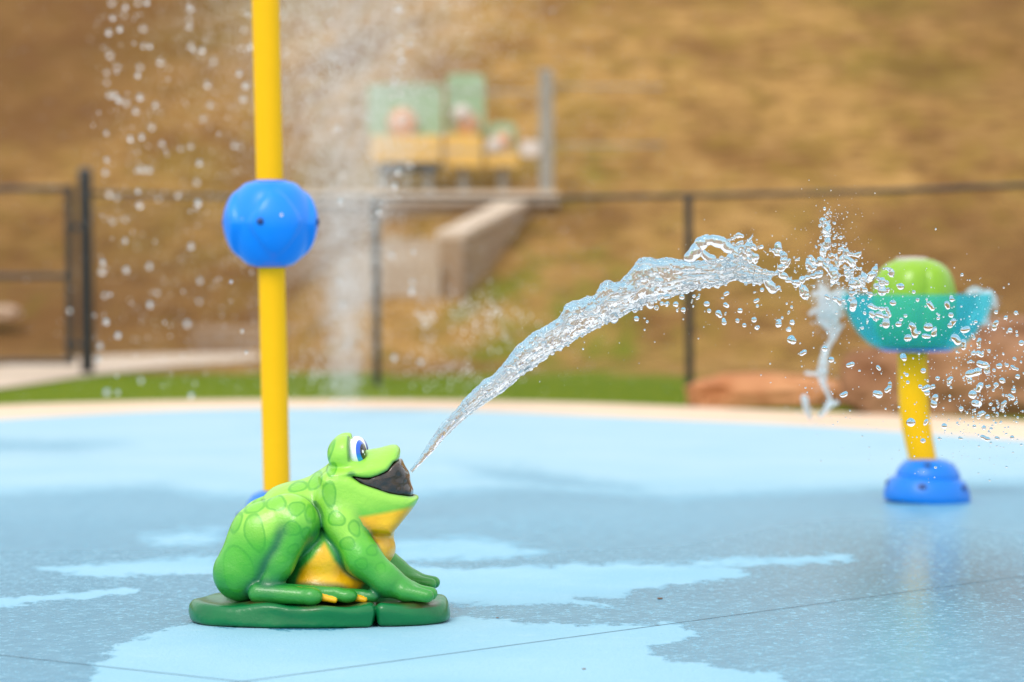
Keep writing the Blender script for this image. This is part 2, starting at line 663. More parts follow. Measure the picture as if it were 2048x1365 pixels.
# worn mossy patch at the foot of the slope, and one on the left behind the gate
green += .42 * np.exp(-((GX - .6) / 2.2) ** 2 - ((GY - 39) / 4.0) ** 2)
green += .20 * np.exp(-((GX + 7.4) / 1.1) ** 2 - ((GY - 43.5) / 2.0) ** 2)
green += .35 * np.exp(-((GX - 1.0) / 1.2) ** 2 - ((GY - 46.5) / 2.0) ** 2)
dark_brown = 1.0 * np.exp(-((GX + 6.5) / 3.4) ** 2 - ((GY - 43) / 4.5) ** 2) + .85 * sstep(GX, 3.0, 7.0) * (1 - sstep(GY, 40, 45)) + .95 * sstep(-GX, 3, 8) * sstep(GY, 48, 55) + .7 * sstep(GX, 5.5, 9) * sstep(GY, 44, 50)  # darker brown areas, the upper left and right of the slope among them
attr(me, 'green', np.clip(green, 0, 1.3).ravel())
attr(me, 'dark_brown', np.clip(dark_brown, 0, 1).ravel())
hill = link('hillside', me, M['hill'])
tag(hill, kind='structure')

# splash pad: outline at the far side read from the photo, wide at the sides and behind the camera
far = [(-4.6, 24.3), (-3.4, 25.5), (-1.8, 26.1), (.3, 25.6), (2.2, 23.9), (3.7, 22.3)]
outline = [(5.6, 18.5), (7.2, 12), (7.5, 4), (6.5, -5), (0, -8), (-8, -5), (-9.5, 4), (-9, 13), (-7.2, 20)]
pad_line = np.array(catmull([(x, y) for x, y in far] + outline, 16))


def polar_sheet(name, line, ctr, rings, z, mat, power=1.0):
    ctr = np.array(ctr)
    v = [np.array([ctr[0], ctr[1], z])]
    if np.sum(line[:, 0] * np.roll(line[:, 1], -1) - line[:, 1] * np.roll(line[:, 0], -1)) < 0: line = line[::-1]
    n = len(line)
    ts = (np.arange(1, rings + 1) / rings) ** power
    P = ctr + (line[None] - ctr) * ts[:, None, None]
    vv = np.concatenate([np.array(v), np.concatenate([P.reshape(-1, 2), np.full((n * rings, 1), z)], 1)])
    f = []
    i = np.arange(n); j = (i + 1) % n
    tri = np.stack([np.zeros(n, int), 1 + i, 1 + j, 1 + j], 1)
    for r in range(rings - 1):
        f.append(np.stack([1 + r * n + i, 1 + (r + 1) * n + i, 1 + (r + 1) * n + j, 1 + r * n + j], 1))
    me = bpy.data.meshes.new(name)
    faces = [tuple(t[:3]) for t in tri.tolist()] + [tuple(q) for q in np.concatenate(f).tolist()]
    me.from_pydata(vv.tolist(), [], faces)
    me.update()
    return link(name, me, mat), vv


border, _ = polar_sheet('border_paving', np.array([(x, y) for x, y in pad_line]), (0, 10), 3, -.006, M['border'])
tag(border, kind='structure')
inner = []
for k in range(len(pad_line)):
    a = pad_line[k - 2]; b = pad_line[(k + 2) % len(pad_line)]
    t = (b - a) / np.linalg.norm(b - a)
    nrm = np.array([-t[1], t[0]])
    if np.dot(nrm, np.array([0, 10]) - pad_line[k]) < 0: nrm = -nrm
    inner.append(pad_line[k] + nrm * float(1.2 + .55 * sstep(pad_line[k][1], 12, 24)))
inner = np.array(inner) - np.array([-.3, 9.4])
th_ = np.arctan2(inner[:, 1], inner[:, 0]); o_ = np.argsort(th_); th_ = th_[o_]; ra_ = np.hypot(*inner.T)[o_]
tg = np.linspace(-math.pi, math.pi, 900, endpoint=False)
rg_ = np.interp(tg, th_, ra_, period=2 * math.pi)
kern = np.hanning(15); kern /= kern.sum()
rg_ = np.convolve(np.concatenate([rg_[-7:], rg_, rg_[:7]]), kern, 'valid')
dense = np.stack([-.3 + rg_ * np.cos(tg), 9.4 + rg_ * np.sin(tg)], 1)
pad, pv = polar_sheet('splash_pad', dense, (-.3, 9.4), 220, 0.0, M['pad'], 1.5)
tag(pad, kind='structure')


def project(P):
    """photo pixel of world points, only used to lay the water stains read from the photo onto the ground"""
    c, s = math.cos(PITCH), math.sin(PITCH)
    d = P[:, 1] * c - (P[:, 2] - CAM_H) * s
    w = P[:, 1] * s + (P[:, 2] - CAM_H) * c
    d = np.maximum(d, .3)
    return 1024 + FPX * P[:, 0] / d, 682.5 - FPX * w / d


px_, py_ = project(pv)
DRY = [
    [(60, 1700), (190, 1330), (250, 1285), (385, 1248), (640, 1264), (900, 1236), (1000, 1238), (1100, 1250), (1370, 1246), (1390, 1272), (1290, 1292), (1330, 1322), (1560, 1350), (1800, 1700)],
    [(830, 1205), (1000, 1212), (1130, 1206), (1230, 1214), (1250, 1184), (1330, 1172), (1500, 1152), (1480, 1136), (1250, 1126), (1000, 1136), (900, 1140), (800, 1130)],
    [(1380, 1134), (1700, 1122), (1690, 1112), (1400, 1120)],
    [(780, 1085), (950, 1078), (1100, 1108), (980, 1116), (800, 1120)],
    [(-300, 1200), (0, 1196), (275, 1178), (275, 1186), (0, 1214), (-300, 1230)],
    [(80, 1136), (440, 1112), (440, 1146), (200, 1154)],
    [(-400, 780), (2500, 780), (2500, 930), (1750, 965), (1350, 985), (1050, 960), (800, 985), (430, 985), (330, 960), (-400, 1000)],
    [(300, 1075), (430, 1060), (430, 1085), (320, 1090)],
]
WET = [
    [(-300, 905), (150, 912), (280, 890), (240, 876), (-300, 868)],
    [(900, 925), (1050, 928), (1290, 968), (1330, 990), (1100, 985), (950, 960)],
    [(1300, 985), (1800, 966), (2100, 962), (2100, 990), (1500, 1000)],
    [(1130, 1190), (1240, 1200), (1245, 1212), (1180, 1202)],
]
ys = 3.0
dry = np.full(len(pv), -1e9)
for p in DRY:
    dry = np.maximum(dry, -poly_sdf(px_, py_ * ys, [(a, b * ys) for a, b in p]))
for p in WET:
    dry = np.minimum(dry, poly_sdf(px_, py_ * ys, [(a, b * ys) for a, b in p]))
wet = np.clip(-dry / 90.0, -1, 1)
# the far half of the pad carries only a thin, patchy film
farness = sstep(pv[:, 1], 11.5, 17.0)
wet = wet - .32 * farness
attr(pad.data, 'wet', wet)
pc_ = ground(1850, 1130)
attr(pad.data, 'pool', np.exp(-((pv[:, 0] - pc_.x) / .55) ** 2 - ((pv[:, 1] - pc_.y) / 2.4) ** 2))
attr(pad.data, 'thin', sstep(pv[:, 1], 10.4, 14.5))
attr(pad.data, 'sky_sheen', sstep(pv[:, 1], 12.0, 18.0))

# saw-cut joints in the coating
for a, b in (((250, 1395), (2300, 1118)), ((-500, 1255), (560, 1372))):
    p, q = ground(*a, .0012), ground(*b, .0012)
    t = (q - p).normalized(); nrm = Vector((-t.y, t.x, 0)) * .0023
    mb = MB(); nseg = 60
    v = []
    for i in range(nseg + 1):
        c = p.lerp(q, i / nseg) + nrm * random.uniform(-.25, .25)
        v += [c - nrm, c + nrm]
    mb.add(v, [(2 * i, 2 * i + 2, 2 * i + 3, 2 * i + 1) for i in range(nseg)])
    tag(mb.build('joint', M['black_metal'] if False else rough_mat('joint_filler', (.03, .06, .09), (.05, .09, .13), 30), None), kind='structure')

# leaves and grit on the pad
lm = rough_mat('dry_leaf', (.16, .05, .012), (.28, .10, .02), 40, .8)
for (px, py, r, lab) in ((1320, 1197, .010, 'small brown dry leaf on the wet blue pad right of the frog'), (1168, 1337, .006, 'dark fleck of grit on the dry blue pad in front'), (995, 1235, .005, 'dark fleck of grit near the front of the lily pad')):
    g = ground(px, py, .003)
    v, f = ico(2)
    q = v * np.array([r, r * .55, r * .28]) * (1 + .3 * vnoise(v * 1.7, 3)[:, None])
    o = link('leaf' if r > .008 else 'grit', mesh_np('leaf', q, f), lm)
    o.location = (g.x, g.y, r * .25)
    tag(o, lab, 'leaf' if r > .008 else 'grit')

# concrete path: through the gate, then along behind the fence
pl = [ground(x, y, -.004) for x, y in ((-700, 800), (0, 777), (172, 752), (330, 735), (520, 719), (520, 706), (330, 708), (180, 712), (0, 732), (-700, 745))]
mb = MB(); mb.add(pl, [tuple(range(len(pl)))])
path = mb.build('path', M['path'], None, smooth=False)
tag(path, kind='structure')

# low kerb on the slope behind the spray
kb = MB(); kb.box((at(560, 655, 40.2).x, 40.6, .12), (2.3, .25, .42), 0, .03)
tag(kb.build('kerb', M['wall_concrete'], None), kind='structure')

# ------------------------------------------------------------------ concrete platform with stair wall
plat = empty('concrete_platform', (at(840, 390, 43).x, 43, 1.0))
tag(plat, 'tan concrete platform with a sloping stair wall under the play panels', 'platform')


def local(o, P): return Vector(P) - o.location


zt = at(900, 384, 43).z
x0, x1 = at(540, 390, 43).x, at(1116, 390, 43).x
mb = MB(); mb.box(local(plat, ((x0 + x1) / 2, 44.4, zt - .09)), (x1 - x0, 3.0, .18), 0, .02)
mb.build('slab', M['path'], plat)
mb = MB(); mb.box(local(plat, ((x0 + x1) / 2 - .05, 44.4, zt / 2 - .5)), (x1 - x0 - .25, 2.8, zt + .80), 0, .02)
mb.build('retaining_wall', M['wall_concrete'], plat)
P1, P2 = at(925, 478, 39.4), at(1060, 408, 42.9)
mb = MB()
dx = Vector((-.30, .12, 0))
vs = []
for p in (P1, P2):
    lo = Vector((p.x, p.y, p.z - 1.6))
    vs += [local(plat, lo), local(plat, lo + dx), local(plat, p + dx), local(plat, p)]
mb.add(vs, [(0, 1, 2, 3), (7, 6, 5, 4), (0, 4, 5, 1), (1, 5, 6, 2), (2, 6, 7, 3), (3, 7, 4, 0)])
mb.build('stair_wall', M['wall_concrete'], plat, smooth=False)
mb = MB()
vs = []
for p in (P1, P2):
    p = p + Vector((.04, -.03, .003))
    lo = Vector((p.x, p.y, p.z)); d2 = dx * 1.25
    vs += [local(plat, lo), local(plat, lo + d2), local(plat, p + d2 + Vector((0, 0, .08))), local(plat, p + Vector((0, 0, .08)))]
mb.add(vs, [(0, 1, 2, 3), (7, 6, 5, 4), (0, 4, 5, 1), (1, 5, 6, 2), (2, 6, 7, 3), (3, 7, 4, 0)])
mb.build('coping', M['path'], plat, smooth=False)
mb = MB()
for k in range(9):
    f = (k + .5) / 9
    y = P1.y + (P2.y - P1.y) * f; z = P1.z - .35 + (P2.z - P1.z) * f
    mb.box(local(plat, (P1.x + (P2.x - P1.x) * f - 1.0, y, z - .5)), (1.35, .39, 1.0), 0, .01)
mb.build('steps', M['concrete'], plat)

# ------------------------------------------------------------------ play panels and cable post on the platform
YP = 43.9
SP = FPX / YP


def rounded(w, h, d, r, c, n=8):
    """slab in the XZ plane, rounded corners; (v, f)"""
    pts = []
    for cx, cz, a0 in ((w / 2 - r, h / 2 - r, 0), (-w / 2 + r, h / 2 - r, 90), (-w / 2 + r, -h / 2 + r, 180), (w / 2 - r, -h / 2 + r, 270)):
        for k in range(n + 1):
            a = R(a0 + 90 * k / n)
            pts.append((cx + r * math.cos(a), cz + r * math.sin(a)))
    m = len(pts); v = []
    for y, ins in ((-d / 2, .012), (-d / 2 + .012, 0), (d / 2 - .012, 0), (d / 2, .012)):
        for x, z in pts:
            s = 1 - ins / max(w, h)
            v.append((c[0] + x * s, c[1] + y, c[2] + z * s))
    f = [tuple(range(m)), tuple(range(3 * m, 4 * m))[::-1]]
    for q in range(3):
        for k in range(m):
            j = (k + 1) % m
            f.append((q * m + j, q * m + k, (q + 1) * m + k, (q + 1) * m + j))
    return v, f


def play_panel(px0, px1, top, mid, bot, head, label, dark=False, legs=2, y=YP, dot=None, gap=None):
    """green headboard round an orange drum over a yellow box, on grey legs"""
    cx = at((px0 + px1) / 2, bot, y).x
    root = empty('play_panel', (cx, y, zt))
    tag(root, label, 'play panel', 'play panels on the concrete platform')
    w = (px1 - px0) / SP
    zz = lambda p: at(0, p, y).z - zt
    hw = (head[1] - head[0]) / SP; hx = at((head[0] + head[1]) / 2, 0, y).x - cx
    mb = MB(); mb.add(*rounded(hw, zz(top) - zz(mid) + .06, .14, min(.10, hw * .3), (hx, .10, (zz(top) + zz(mid)) / 2)))
    mb.build('headboard', M['play_green'], root)
    mb = MB(); mb.add(*rounded(w * .94, zz(mid) - zz(bot), .40, .04, (0, 0, (zz(mid) + zz(bot)) / 2)))
    mb.build('box', M['play_yellow'], root)
    dr, dxo = dot if dot else (w * .27, 0)
    mb = MB()
    v, f = ico(4)
    q = v * np.array([dr, .16, dr * 1.05]) + np.array([dxo, -.02, zz(mid) + dr * .85])
    mb.add(q.tolist(), f.tolist())
    mb.build('drum', M['play_orange'], root)
    if gap:
        mb = MB(); v2 = v * np.array([.13, .10, .12]) + np.array([gap[0], -.17, gap[1] + zz(mid)])
        mb.add(v2.tolist(), f.tolist()); mb.build('mallet_head', M['play_white'], root)
    if dark:
        mb = MB(); mb.box((.05, .02, zz(bot) - .075), (w * .8, .34, .148), 0, .01)  # dark block standing in for the shadow below the box
        mb.build('shadow_block', M['black_metal'], root)
    for sx in ((-.3, .3) if legs == 2 else (0,)):
        mb = MB(); mb.tube([(w * sx, 0, 0), (w * sx, 0, zz(bot) - (.15 if dark else 0))], .06, 14)
        mb.build('leg', M['grey_metal'], root)
    return root


play_panel(738, 886, 172, 272, 325, (735, 885), 'widest green and yellow play panel with a large orange drum, on the concrete platform', dark=True, dot=(.21, -.05))
play_panel(888, 965, 152, 268, 334, (893, 970), 'tallest play panel with a narrow green top and a white knob, on the concrete platform', legs=1, y=44.1, dot=(.17, .05), gap=(-.02, .28))
play_panel(970, 1040, 250, 298, 334, (975, 1032), 'smallest green and yellow play panel, standing next to the grey post', legs=1, y=44.2, dot=(.13, 0), gap=(-.12, .03))

post = empty('cable_post', (at(1092, 372, 43.4).x, 43.4, zt))
tag(post, 'tall grey post with two thin cables and a pale box, end of the platform', 'post')
sp = FPX / 43.4
mb = MB(); mb.box((0, 0, .85), (.19, .16, 1.70), 0, .02); mb.build('post_shaft', M['grey_metal'], post)
for py, nm in ((172, 'cable'), (291, 'cable')):
    z = at(0, py, 43.4).z - zt
    mb = MB()
    mb.tube([(-2.3 + .2 * k, .25 * math.sin(k * .3) * 0 + .05, z - .04 - .05 * math.sin(math.pi * k / 23)) if k <= 11 else ((k - 11) * .14, .05 + .10 * (k - 11), z + .004 * (k - 11)) for k in range(0, 24)], .016, 8)
    mb.build(nm, M['grey_metal'], post)
mb = MB(); mb.add(*rounded(.28, .22, .2, .05, (-.22, -.03, at(0, 298, 43.4).z - zt)))
mb.build('control_box', M['play_white'], post)

# ------------------------------------------------------------------ chain-link fence
def post_spec(px, base, top):
    g = ground(px, base); t = at(px, top, g.y)
    return g, t.z


posts = [post_spec(175, 745, 350), post_spec(755, 768, 396), post_spec(1380, 788, 392), post_spec(2115, 808, 368), post_spec(2900, 832, 350)]
fence = empty('chain_link_fence', posts[0][0])
tag(fence, 'black chain link fence with a top rail in front of the dry slope', 'fence')
tops = []
for i, (g, z) in enumerate(posts):
    r = .075 if i == 0 else .036
    lean = Vector((-.010 * z, 0, z))
    mb = MB(); mb.tube([local(fence, g + Vector((0, 0, -.1))), local(fence, g + lean * .5), local(fence, g + lean)], r, 16)
    if i == 0:
        mb.lathe([(.078, z), (.085, z + .02), (.06, z + .06), (.02, z + .075)], 16, local(fence, g + Vector((-.01 * z, 0, 0))))
    mb.build('gate_post' if i == 0 else 'post', M['black_metal'], fence)
    tops.append(Vector((g.x, g.y, z - (.19 if i == 0 else .0))))
mb = MB()
for a, b in zip(tops[:-1], tops[1:]):
    mb.tube([local(fence, a), local(fence, a.lerp(b, .5) + Vector((0, 0, -.015))), local(fence, b)], .021, 10)
mb.build('top_rail', M['black_metal'], fence)


def chain_link(A, B, zb, pitch=.075, rad=.0030, rel=(0, 0, 0)):
    """woven diamonds between two ground points, up to the rail; one flat zigzag wire per half pitch"""
    V, F = [], []
    A = Vector(A); B = Vector(B)
    L = (Vector((B.x, B.y, 0)) - Vector((A.x, A.y, 0))).length
    t = Vector((B.x - A.x, B.y - A.y, 0)) / L
    n = int(L / pitch)
    for k in range(n):
        s0 = k * pitch
        ht = A.z + (B.z - A.z) * s0 / L
        m = int((ht - zb) / (pitch / 2))
        pts = []
        for i in range(m + 1):
            s = s0 + (pitch if i % 2 else 0)
            p = Vector((A.x, A.y, 0)) + t * s + Vector((0, 0, zb + i * pitch / 2))
            p += Vector((-t.y, t.x, 0)) * (.002 if i % 2 else -.002)
            pts.append(p - Vector(rel))
        b = len(V)
        for p in pts:
            V += [p + t * rad, p + Vector((-t.y, t.x, 0)) * rad - t * rad * .5, p - Vector((-t.y, t.x, 0)) * rad - t * rad * .5]
        for i in range(len(pts) - 1):
            for j in range(3):
                j2 = (j + 1) % 3
                F.append((b + i * 3 + j, b + i * 3 + j2, b + i * 3 + 3 + j2, b + i * 3 + 3 + j))
    return V, F


mb = MB()
for a, b in zip(tops[:-1], tops[1:]):
    v, f = chain_link(a, b, .04, rel=fence.location)
    mb.add(v, f)
mb.build('chain_link_mesh', M['black_metal'], fence, smooth=False)

# gate, left of the gate post, standing shut
g1 = ground(142, 748); dirx = (posts[1][0] - posts[0][0]); dirx.z = 0; dirx.normalize()
dirx = Vector((1, .05, 0)).normalized()
gate = empty('gate', g1)
tag(gate, 'black framed chain link gate with a middle rail at the left end of the fence', 'gate')
W = 1.75
zg = [at(0, p, g1.y).z for p in (724, 553, 378)]
for nm, zz in (('bottom_rail', zg[0]), ('middle_rail', zg[1]), ('top_rail', zg[2])):
    mb = MB(); mb.tube([(0, 0, zz), tuple(-dirx * W + Vector((0, 0, zz)))], .028, 12); mb.build(nm, M['black_metal'], gate)
for q in (0, W):
    mb = MB(); mb.tube([tuple(-dirx * q + Vector((0, 0, zg[0] - .03))), tuple(-dirx * q + Vector((-.008, 0, zg[2] + .03)))], .045, 12); mb.build('stile', M['black_metal'], gate)
A = -dirx * W + Vector((0, 0, zg[2])); B = Vector((0, 0, zg[2]))
v, f = chain_link(A, B, zg[0]); mb = MB(); mb.add(v, f); mb.build('chain_link_mesh', M['black_metal'], gate, smooth=False)
for py in (455, 690):
    z = at(0, py, g1.y).z
    mb = MB(); mb.box((.09, 0, z), (.15, .05, .05), 0, .01); mb.box((.0, 0, z), (.11, .11, .07), 0, .01); mb.build('hinge', M['black_metal'], gate)


# ------------------------------------------------------------------ boulders
def boulder(name, c, size, rz, mat, seed, label, flat=0.0):
    v, f = ico(6)
    d = v.copy()
    d = np.sign(d) * np.abs(d) ** .72
    d *= (1 + .30 * fbm(v * 1.1, 3, seed)[:, None] + .10 * fbm(v * 3.5, 4, seed + 9)[:, None])
    lay = np.sin((d[:, 2] + .25 * fbm(v * 1.5, 3, seed + 4)) * 14)
    d[:, :2] *= (1 + .010 * lay)[:, None]
    d[:, 2] = np.where(d[:, 2] > flat, flat + (d[:, 2] - flat) * .45, d[:, 2]) if flat else d[:, 2]
    d *= np.array(size)
    o = link(name, mesh_np(name, d, f), mat)
    o.location = c; o.rotation_euler = (0, 0, rz)
    tag(o, label, 'rock', 'sandstone rocks at the pad edge')
    return o


g = ground(1555, 812)
boulder('boulder', (g.x - .05, g.y + .40, .05), (.72, .34, .165), .05, M['orange_rock'], 3, 'long flat orange sandstone boulder on the grass beside the right fence post')
g = ground(1930, 830)
boulder('boulder', (g.x - .02, g.y + .75, .20), (.72, .55, .40), -.25, M['brown_rock'], 11, 'big brown boulder behind the yellow stem of the cyan bowl')
g = ground(2090, 838)
boulder('boulder', (g.x + .1, g.y + 1.35, .25), (.75, .55, .44), .3, M['brown_rock'], 21, 'rounded brown boulder at the far right, behind the big brown one')
g = ground(15, 740)
gx_ = at(2, 575, 42.3).x
boulder('boulder', (gx_, 42.3, hill_z(np.array([gx_]), np.array([42.3]))[0] + .25), (.26, .22, .10), .2, M['pale_rock'], 31, 'small flat pale rock on the slope seen through the gate')
# ------------------------------------------------------------------ water-play posts
def base_flange(root, name='base', tilt=(0, 0, 0), scale=1.0):
    """two-tier blue dome, with dark bolt recesses"""
    prof = [(.198, 0), (.203, .012), (.203, .03), (.198, .055), (.186, .085), (.170, .106), (.154, .111), (.150, .116), (.151, .122),
            (.147, .138), (.134, .160), (.114, .182), (.086, .196), (.070, .200)]
    mb = MB(); mb.lathe(prof, 64)
    b = mb.build(name, M['blue_base'], root, angle=25)
    b.rotation_euler = tilt
    b.scale = (scale, scale, scale)
    for a, rr, z, s in ((-105, .190, .078, .017), (-35, .190, .078, .017), (40, .19, .078, .017), (110, .19, .078, .017), (180, .19, .078, .017), (-100, .124, .174, .014), (20, .124, .174, .014), (140, .124, .174, .014)):
        v, f = ico(3)
        w = R(a)
        q = v * np.array([s * 1.25, s * .5, s * .8])
        c, sn = math.cos(w + math.pi / 2), math.sin(w + math.pi / 2)
        q = np.stack([q[:, 0] * c - q[:, 1] * sn, q[:, 0] * sn + q[:, 1] * c, q[:, 2]], 1)
        me = mesh_np('bolt_recess', q + np.array([rr * math.cos(w), rr * math.sin(w), z]), f)
        link('bolt_recess', me, M['blue_dark'], b)
    return b


# tall yellow post with a blue ball, behind the frog
gp = ground(554, 1063)
tall = empty('spray_post', gp)
tag(tall, 'tall yellow spray post carrying a blue ball, standing behind the frog', 'spray post')
sT = FPX / gp.y
xo = lambda px, y=None: (px - 554) / sT
zo = lambda py: (1063 - py) / sT
base_flange(tall, scale=.85)
LEAN = (533 - 552) / 900.0          # the post leans slightly
shift = lambda py: (1000 - py) * LEAN / sT
zb0, zb1 = zo(531), zo(363)
r0 = 27.0 / sT
mb = MB(); mb.tube([(0, 0, .15), (shift(780), 0, zo(780)), (shift(531), 0, zb0 + .004)], r0, 40); mb.build('lower_pole', M['yellow'], tall)
mb = MB(); mb.tube([(shift(363), 0, zb1 - .004), (shift(0), 0, zo(0)), (shift(-450), 0, zo(-450))], [r0 * 1.0, r0 * 1.03, r0 * 1.03], 40); mb.build('upper_pole', M['yellow'], tall)
prof_px = [(34, 531), (40, 531), (58, 521), (74, 505), (86, 485), (93, 462), (95, 443), (93, 424), (85, 402), (74, 385), (58, 371), (44, 364), (36, 363)]
prof = [(r / sT, zo(p)) for r, p in prof_px]
pz = np.array([p[1] for p in prof]); pr = np.array([p[0] for p in prof])
zs = np.linspace(zb0, zb1, 60)
prof = catmull(prof, 6, closed=False)
pz = np.array([p[1] for p in prof]); pr = np.array([p[0] for p in prof]); pz = np.maximum.accumulate(pz)
prof = [(float(np.interp(z, pz, pr)), float(z)) for z in zs]
zc = (zb0 + zb1) / 2


def ball_mod(w, z):
    # broad raised petals that narrow towards the ends
    h = (z - zc) / (zb1 - zb0) * 2
    p = math.cos(4 * (w + math.pi / 2 - .20))
    up = 1 / (1 + math.exp(-(p + .72 - 2.5 * abs(h) ** 1.5) * 10))
    return 1.0 - .11 * (1 - up) * (1 - abs(h) ** 5)


mb = MB(); mb.lathe(prof, 144, (shift(447), 0, 0), ball_mod)
ball = mb.build('ball', M['blue'], tall, angle=60)
for a in (-98, -8, 82, 172):
    v, f = ico(3); w = R(a); rr = .90 * 95 / sT
    q = v * .0165
    q = q + np.array([shift(447) + (rr + .014) * math.cos(w), (rr + .014) * math.sin(w), zo(444)])
    link('spray_hole', mesh_np('spray_hole', q, f), M['blue_dark'], ball)
for z in (zb0 + .001, zb1 - .001):
    mb = MB()
    mb.lathe([(r0 * 1.02, z - .006), (r0 * 1.22, z - .006), (r0 * 1.22, z + .006), (r0 * 1.02, z + .006)], 40, (shift(447), 0, 0), closed=True)
    mb.build('collar', M['blue'], ball)
mb = MB(); mb.lathe([(r0 * 1.03, zo(-450)), (.12, zo(-452)), (.16, zo(-485)), (.12, zo(-520)), (.03, zo(-535))], 40, (shift(-450), 0, 0)); mb.build('spray_head', M['blue'], tall)

# cyan bowl on a bent yellow stem, right
gb = ground(1853, 1003)
bowl = empty('water_bowl', gb)
tag(bowl, 'cyan water bowl with a lime dome on a bent yellow stem and blue base', 'water bowl')
sB = FPX / gb.y
bx = lambda px: (px - 1853) / sB
bz = lambda py: (1003 - py) / sB
base_flange(bowl, 'base', (0, R(3.5), 0))
pts = [(1846, 925), (1841, 900), (1835, 870), (1830, 840), (1827, 805), (1825, 770), (1824, 735), (1824, 697)]
pts = [(1850, 955)] + pts
sm = catmull([(bx(x), 0, bz(y)) for x, y in pts], 6, closed=False)
rr = np.interp(np.linspace(0, 1, len(sm)), [0, .25, .6, 1], [26, 28, 29.5, 29]) / sB
mb = MB(); mb.tube(sm, list(rr), 40); mb.build('stem', M['yellow'], bowl)
cx = bx(1832)
out = [(76, 697), (92, 690), (112, 672), (128, 650), (140, 626), (147, 605), (150, 588)]
o_ = [(r / sB, bz(y)) for r, y in out]
o_ = [tuple(p) for p in catmull(o_, 6, closed=False)]
inn = [(r - .010, z + (.010 if i < 10 else .0)) for i, (r, z) in enumerate(o_)]
inn[-1] = (inn[-1][0], o_[-1][1])
ring = [(.02, bz(697))] + o_ + inn[::-1] + [(.02, bz(697) + .010)]
mb = MB(); mb.lathe(ring, 96, (cx, 0, 0), closed=True)
cup = mb.build('bowl', M['bowl'], bowl, angle=40)
mb = MB(); mb.lathe([(.074, bz(703)), (.150, bz(702)), (.176, bz(698)), (.176, bz(697.5)), (.02, bz(697.3))], 64, (cx, 0, 0)); mb.build('mount', M['blue'], bowl)


def dome_mod(w, z):
    return .885 + .15 * abs(math.sin(3 * (w + math.pi / 2 - .16 - .9 * (z - .95)))) ** .45


dp = [(60, 694), (72, 672), (79, 645), (82, 615), (82, 590), (79, 568), (72, 547), (61, 533), (47, 524), (33, 519)]
dp = [tuple(p) for p in catmull([(r / sB, bz(y)) for r, y in dp], 6, closed=False)]
mb = MB(); mb.lathe(dp, 120, (bx(1827), 0, 0), dome_mod)
dome = mb.build('dome', M['lime'], bowl, angle=60)
mb = MB(); mb.lathe([(33 / sB, bz(522)), (33 / sB, bz(517.5)), (27 / sB, bz(515)), (8 / sB, bz(514))], 48, (bx(1822), 0, 0)); mb.build('dome_cap', M['play_white'], dome)
# ------------------------------------------------------------------ frog fountain
FS = 647.0                     # photo pixels per metre at the frog
SINV = .113                    # how far depth shifts things up the picture
f0 = ground(642, 1237)
frog = empty('frog_fountain', f0)
tag(frog, 'bright green spotted frog sculpture on a dark green lily pad, spitting water', 'frog sculpture')
KC = 1 / (3.1017 * FS)
fx = lambda cx: ((cx / 3.1017 + 360) - 642) / FS
fz = lambda cy, ya=0.0: (1237 - (840 + cy / 3.1017)) / FS + ya * SINV    # ya: distance towards the camera
P3 = lambda cx, cy, ya: (fx(cx), ya, fz(cy, ya))


def prof(pts):
    return [(fx(p[0]), fz(p[1], p[2] if len(p) > 2 else 0)) for p in pts]


UPPER = prof([(880, 330), (930, 250), (1000, 225), (1100, 200), (1165, 172), (1250, 158), (1320, 138), (1352, 136), (1378, 152), (1387, 178), (1383, 210), (1368, 245), (1346, 298, .05), (1305, 344, .08), (1252, 374, .11), (1200, 388, .13), (1140, 382, .14), (1080, 360, .14), (1000, 420), (900, 420)])
JAW = prof([(890, 330), (1000, 335, .14), (1078, 350, .14), (1140, 388, .14), (1200, 408, .13), (1320, 440, .08), (1440, 452, .02), (1488, 455), (1500, 475), (1470, 520), (1440, 555), (1385, 620), (1325, 690), (1240, 680), (1050, 640), (920, 560)])
MOUTH = prof([(1078, 338, .12), (1140, 350, .12), (1200, 350, .12), (1300, 300, .06), (1340, 240), (1376, 236), (1425, 308), (1464, 430), (1455, 475), (1320, 470, .08), (1200, 430, .12), (1130, 400, .12)])


def head_plan(X, Y, cx, a, b, p=2.2):
    """smooth oval in plan; signed distance is approximate"""
    x = np.abs(X - cx) / a; y = np.abs(Y) / b
    k = (x ** p + y ** p + 1e-9) ** (1 / p)
    return (k - 1) * min(a, b)


